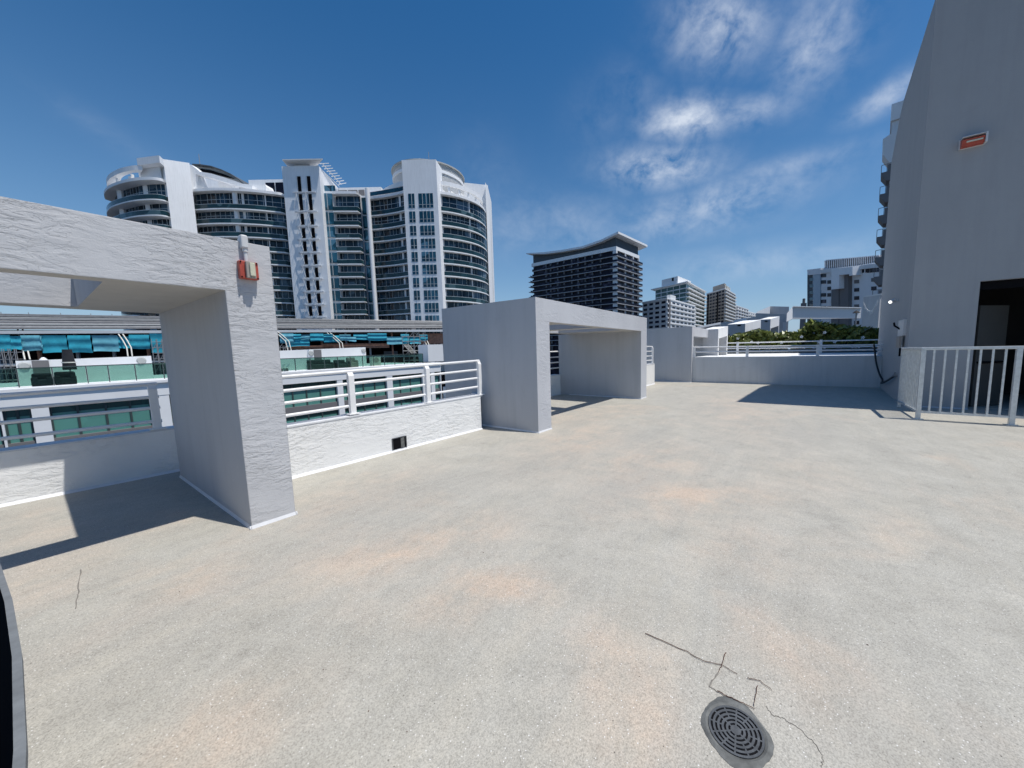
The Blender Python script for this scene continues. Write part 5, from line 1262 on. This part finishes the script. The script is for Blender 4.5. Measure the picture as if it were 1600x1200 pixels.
for i in range(6):
    x_ = 1333.5+i*3.4+(1.5 if i > 4 else 0); epanel([(x_, 422.5-i*.4), (x_+2.5, 422.2-i*.4), (x_+2.5, 427.5-i*.4), (x_, 427.9-i*.4)], .6, .15, 'top_window', 'navy_glass')
for i in range(4):
    x_ = 1354+i*5; epanel([(x_, 420-i*.4), (x_+3.8, 419.6-i*.4), (x_+3.8, 426-i*.4), (x_, 426.5-i*.4)], .6, .15, 'top_window', 'navy_glass')
m_ = MB(); q = plan(1256, 150, 470); m_.box(q[0]-3, q[0]+3, q[1]-1, q[1]+1, -22, zat(1256, 474.5, 150)); m_.tube([(q[0]-1, q[1], zat(1256, 474.5, 150)), (q[0]-1, q[1], zat(1256, 467, 150))], .5, 8)
tag(m_.build('rooftop_tank', M['taupe']), 'small dark tank and plant peeking over the pale beam, left of the apartment block', 'tank')

# ------------------------------------------------------------------ white tower with balconies behind the stair tower
wt = thing('balcony_tower', (*plan(1395, 52), -22), 'white high-rise whose balconies stick out from behind the grey stair tower', 'building')
q0 = Vector(plan(1385, 50, 350)); fw2 = q0.normalized(); rt2 = Vector((fw2.y, -fw2.x))
zt_ = zat(1395, 175, 50)
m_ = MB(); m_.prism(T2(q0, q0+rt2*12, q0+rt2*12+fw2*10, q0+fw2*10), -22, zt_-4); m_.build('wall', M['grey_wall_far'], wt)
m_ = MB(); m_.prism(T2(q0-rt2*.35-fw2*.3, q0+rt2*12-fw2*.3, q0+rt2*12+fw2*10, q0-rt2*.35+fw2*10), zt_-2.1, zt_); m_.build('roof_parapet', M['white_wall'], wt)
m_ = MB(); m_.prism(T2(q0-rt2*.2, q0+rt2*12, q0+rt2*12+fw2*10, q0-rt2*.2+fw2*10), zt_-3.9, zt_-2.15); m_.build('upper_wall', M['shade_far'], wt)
m_ = MB(); a = q0-fw2*.4
pr_ = [(-1.0, -4.2), (3, -2.2), (3, -9.5), (-.1, -7.6), (-.95, -6.1)]
m_.ext([Vector((a.x+rt2.x*s_, a.y+rt2.y*s_, zt_+h_)) for s_, h_ in pr_], (fw2.x*3, fw2.y*3, 0)); m_.build('chamfered_bay', M['shade_far'], wt)
for k, yb_ in enumerate((284, 316, 348, 380.5, 412, 442, 474)):
    zb_ = zat(1380, yb_, 50); m_ = MB()
    m_.ext([Vector((a.x+rt2.x*s_, a.y+rt2.y*s_, zb_+h_)) for s_, h_ in ((-.95, 1.05), (1.2, 1.05), (1.2, -.3), (-.35, -.15), (-.95, .75))], (fw2.x*2.5, fw2.y*2.5, 0)); o = m_.build('balcony', M['taupe'], wt)  # dark taupe stands in for the shade on balconies and railings
    m_ = MB()
    for s_ in (-.92, -.35): m_.tube([(a.x+rt2.x*s_, a.y+rt2.y*s_, zb_+1.05), (a.x+rt2.x*s_, a.y+rt2.y*s_, zb_+2.0)], .035, 5)
    m_.tube([(a.x-rt2.x*.92, a.y-rt2.y*.92, zb_+2.0), (a.x+rt2.x, a.y+rt2.y, zb_+2.1)], .04, 5)
    m_.wall((a.x-rt2.x*.3, a.y-rt2.y*.3), (a.x+rt2.x, a.y+rt2.y), zb_+1.05, zb_+1.95, .04); build_sub(m_, 'railing', M['taupe'], o, wt)

# ================================================================== sky and sun
sd = Vector((.213, -.802, 2.05)).normalized()
sl_ = bpy.data.lights.new('sun', 'SUN'); sl_.energy = 4.45; sl_.angle = math.radians(.53); sl_.color = (1, .96, .895)
so = bpy.data.objects.new('sun', sl_); COL.objects.link(so); so.rotation_euler = sd.to_track_quat('Z', 'Y').to_euler(); so.location = (0, 0, 60)
W = bpy.data.worlds.new('World'); S.world = W; W.use_nodes = True; nt = W.node_tree
bg = nt.nodes['Background']
sky = nt.nodes.new('ShaderNodeTexSky'); sky.sky_type = 'NISHITA'; sky.sun_disc = False
sky.sun_elevation = math.asin(sd.z); sky.sun_rotation = math.atan2(sd.x, sd.y); sky.altitude = 20; sky.air_density = 1.0; sky.dust_density = .4; sky.ozone_density = 1.6
tc = nt.nodes.new('ShaderNodeTexCoord'); sp = nd(nt, 'ShaderNodeSeparateXYZ'); nt.links.new(tc.outputs['Generated'], sp.inputs[0])
def mth(op, a, b_=None, c=None, clamp=False):
    n = nt.nodes.new('ShaderNodeMath'); n.operation = op; n.use_clamp = clamp
    for i, v_ in enumerate((a, b_, c)):
        if v_ is None: continue
        if isinstance(v_, (int, float)): n.inputs[i].default_value = v_
        else: nt.links.new(v_, n.inputs[i])
    return n.outputs[0]
azi = mth('ARCTAN2', sp.outputs[1], sp.outputs[0]); ele = mth('ARCSINE', sp.outputs[2])
cv = nd(nt, 'ShaderNodeCombineXYZ'); nt.links.new(azi, cv.inputs[0]); nt.links.new(ele, cv.inputs[1])
def azel(px_, py_):
    r_ = ray(px_, py_).normalized(); return math.atan2(r_.y, r_.x), math.asin(r_.z)
# (pixel centre, half width, half height in pixels, tilt degrees, weight) turned into azimuth / elevation once
blobs = [(1125, 40, 85, 70, 15, .75), (1275, 65, 75, 80, -30, .6), (1072, 188, 66, 34, 5, 1.0), (1165, 175, 90, 26, 5, .5), (1030, 262, 85, 33, 5, .9),
         (1120, 318, 150, 34, -4, .62), (1230, 262, 110, 20, 0, .42), (1070, 350, 120, 24, 0, .45), (1385, 150, 60, 22, -15, .75), (1000, 150, 60, 40, 20, .18),
         (1190, 410, 220, 26, 2, .32), (870, 355, 150, 45, 0, .25), (1320, 60, 50, 20, -20, .3), (180, 215, 90, 20, 25, .10), (760, 300, 50, 80, 0, .10), (950, 180, 60, 60, 0, .1)]
mask = None
for (px_, py_, w_, h_, tl, wt_) in blobs:
    a0, e0 = azel(px_, py_); a1, e1 = azel(px_+w_, py_); a2, e2 = azel(px_, py_-h_)
    sa = max(abs(a1-a0), 1e-3); se = max(abs(e2-e0), 1e-3); t = math.radians(tl)
    da = mth('SUBTRACT', azi, a0); de = mth('SUBTRACT', ele, e0)
    u_ = mth('DIVIDE', mth('ADD', mth('MULTIPLY', da, math.cos(t)), mth('MULTIPLY', de, math.sin(t))), sa)
    v_ = mth('DIVIDE', mth('SUBTRACT', mth('MULTIPLY', de, math.cos(t)), mth('MULTIPLY', da, math.sin(t))), se)
    d2 = mth('ADD', mth('MULTIPLY', u_, u_), mth('MULTIPLY', v_, v_))
    g = mth('MULTIPLY', mth('EXPONENT', mth('MULTIPLY', d2, -1.0)), wt_)
    mask = g if mask is None else mth('MAXIMUM', mask, g)
mp = nd(nt, 'ShaderNodeMapping'); mp.inputs['Scale'].default_value = (7.0, 9.0, 1); mp.inputs['Rotation'].default_value = (0, 0, -.35); nt.links.new(cv.outputs[0], mp.inputs[0])
n1 = nd(nt, 'ShaderNodeTexNoise', i_Scale=1.5, i_Detail=9.0, i_Roughness=.55, i_Distortion=.5); nt.links.new(mp.outputs[0], n1.inputs['Vector'])
n2 = nd(nt, 'ShaderNodeTexNoise', i_Scale=5.5, i_Detail=8.0, i_Roughness=.62, i_Distortion=.2); nt.links.new(mp.outputs[0], n2.inputs['Vector'])
nn = mth('ADD', mth('MULTIPLY', n1.outputs[0], .72), mth('MULTIPLY', n2.outputs[0], .28))
cl = mth('MULTIPLY', mask, mth('MULTIPLY', mth('SUBTRACT', nn, .34), 3.0), clamp=True)
cl = mth('ADD', cl, mth('MULTIPLY', mth('MULTIPLY', mask, mask), mth('SUBTRACT', nn, .42)), clamp=True)
cl = mth('MULTIPLY', cl, .76)
mx = nt.nodes.new('ShaderNodeMix'); mx.data_type = 'RGBA'; nt.links.new(cl, mx.inputs[0]); hs = nd(nt, 'ShaderNodeHueSaturation'); hs.inputs['Saturation'].default_value = 1.42; nt.links.new(sky.outputs[0], hs.inputs['Color']); hz_ = mth('MULTIPLY', mth('EXPONENT', mth('MULTIPLY', mth('MAXIMUM', ele, 0.0), -4.6)), .85)
hm_ = nt.nodes.new('ShaderNodeMix'); hm_.data_type = 'RGBA'; nt.links.new(hz_, hm_.inputs[0]); nt.links.new(hs.outputs[0], hm_.inputs[6]); hm_.inputs[7].default_value = (3.1, 4.7, 7.0, 1); nt.links.new(hm_.outputs[2], mx.inputs[6]); mx.inputs[7].default_value = (8.3, 8.9, 9.8, 1)
nt.links.new(mx.outputs[2], bg.inputs[0]); bg.inputs[1].default_value = .10
S.view_settings.view_transform = 'Standard'; S.view_settings.look = 'None'; S.view_settings.exposure = 0; S.view_settings.gamma = 1
S.cycles.max_bounces = 8; S.cycles.transparent_max_bounces = 12
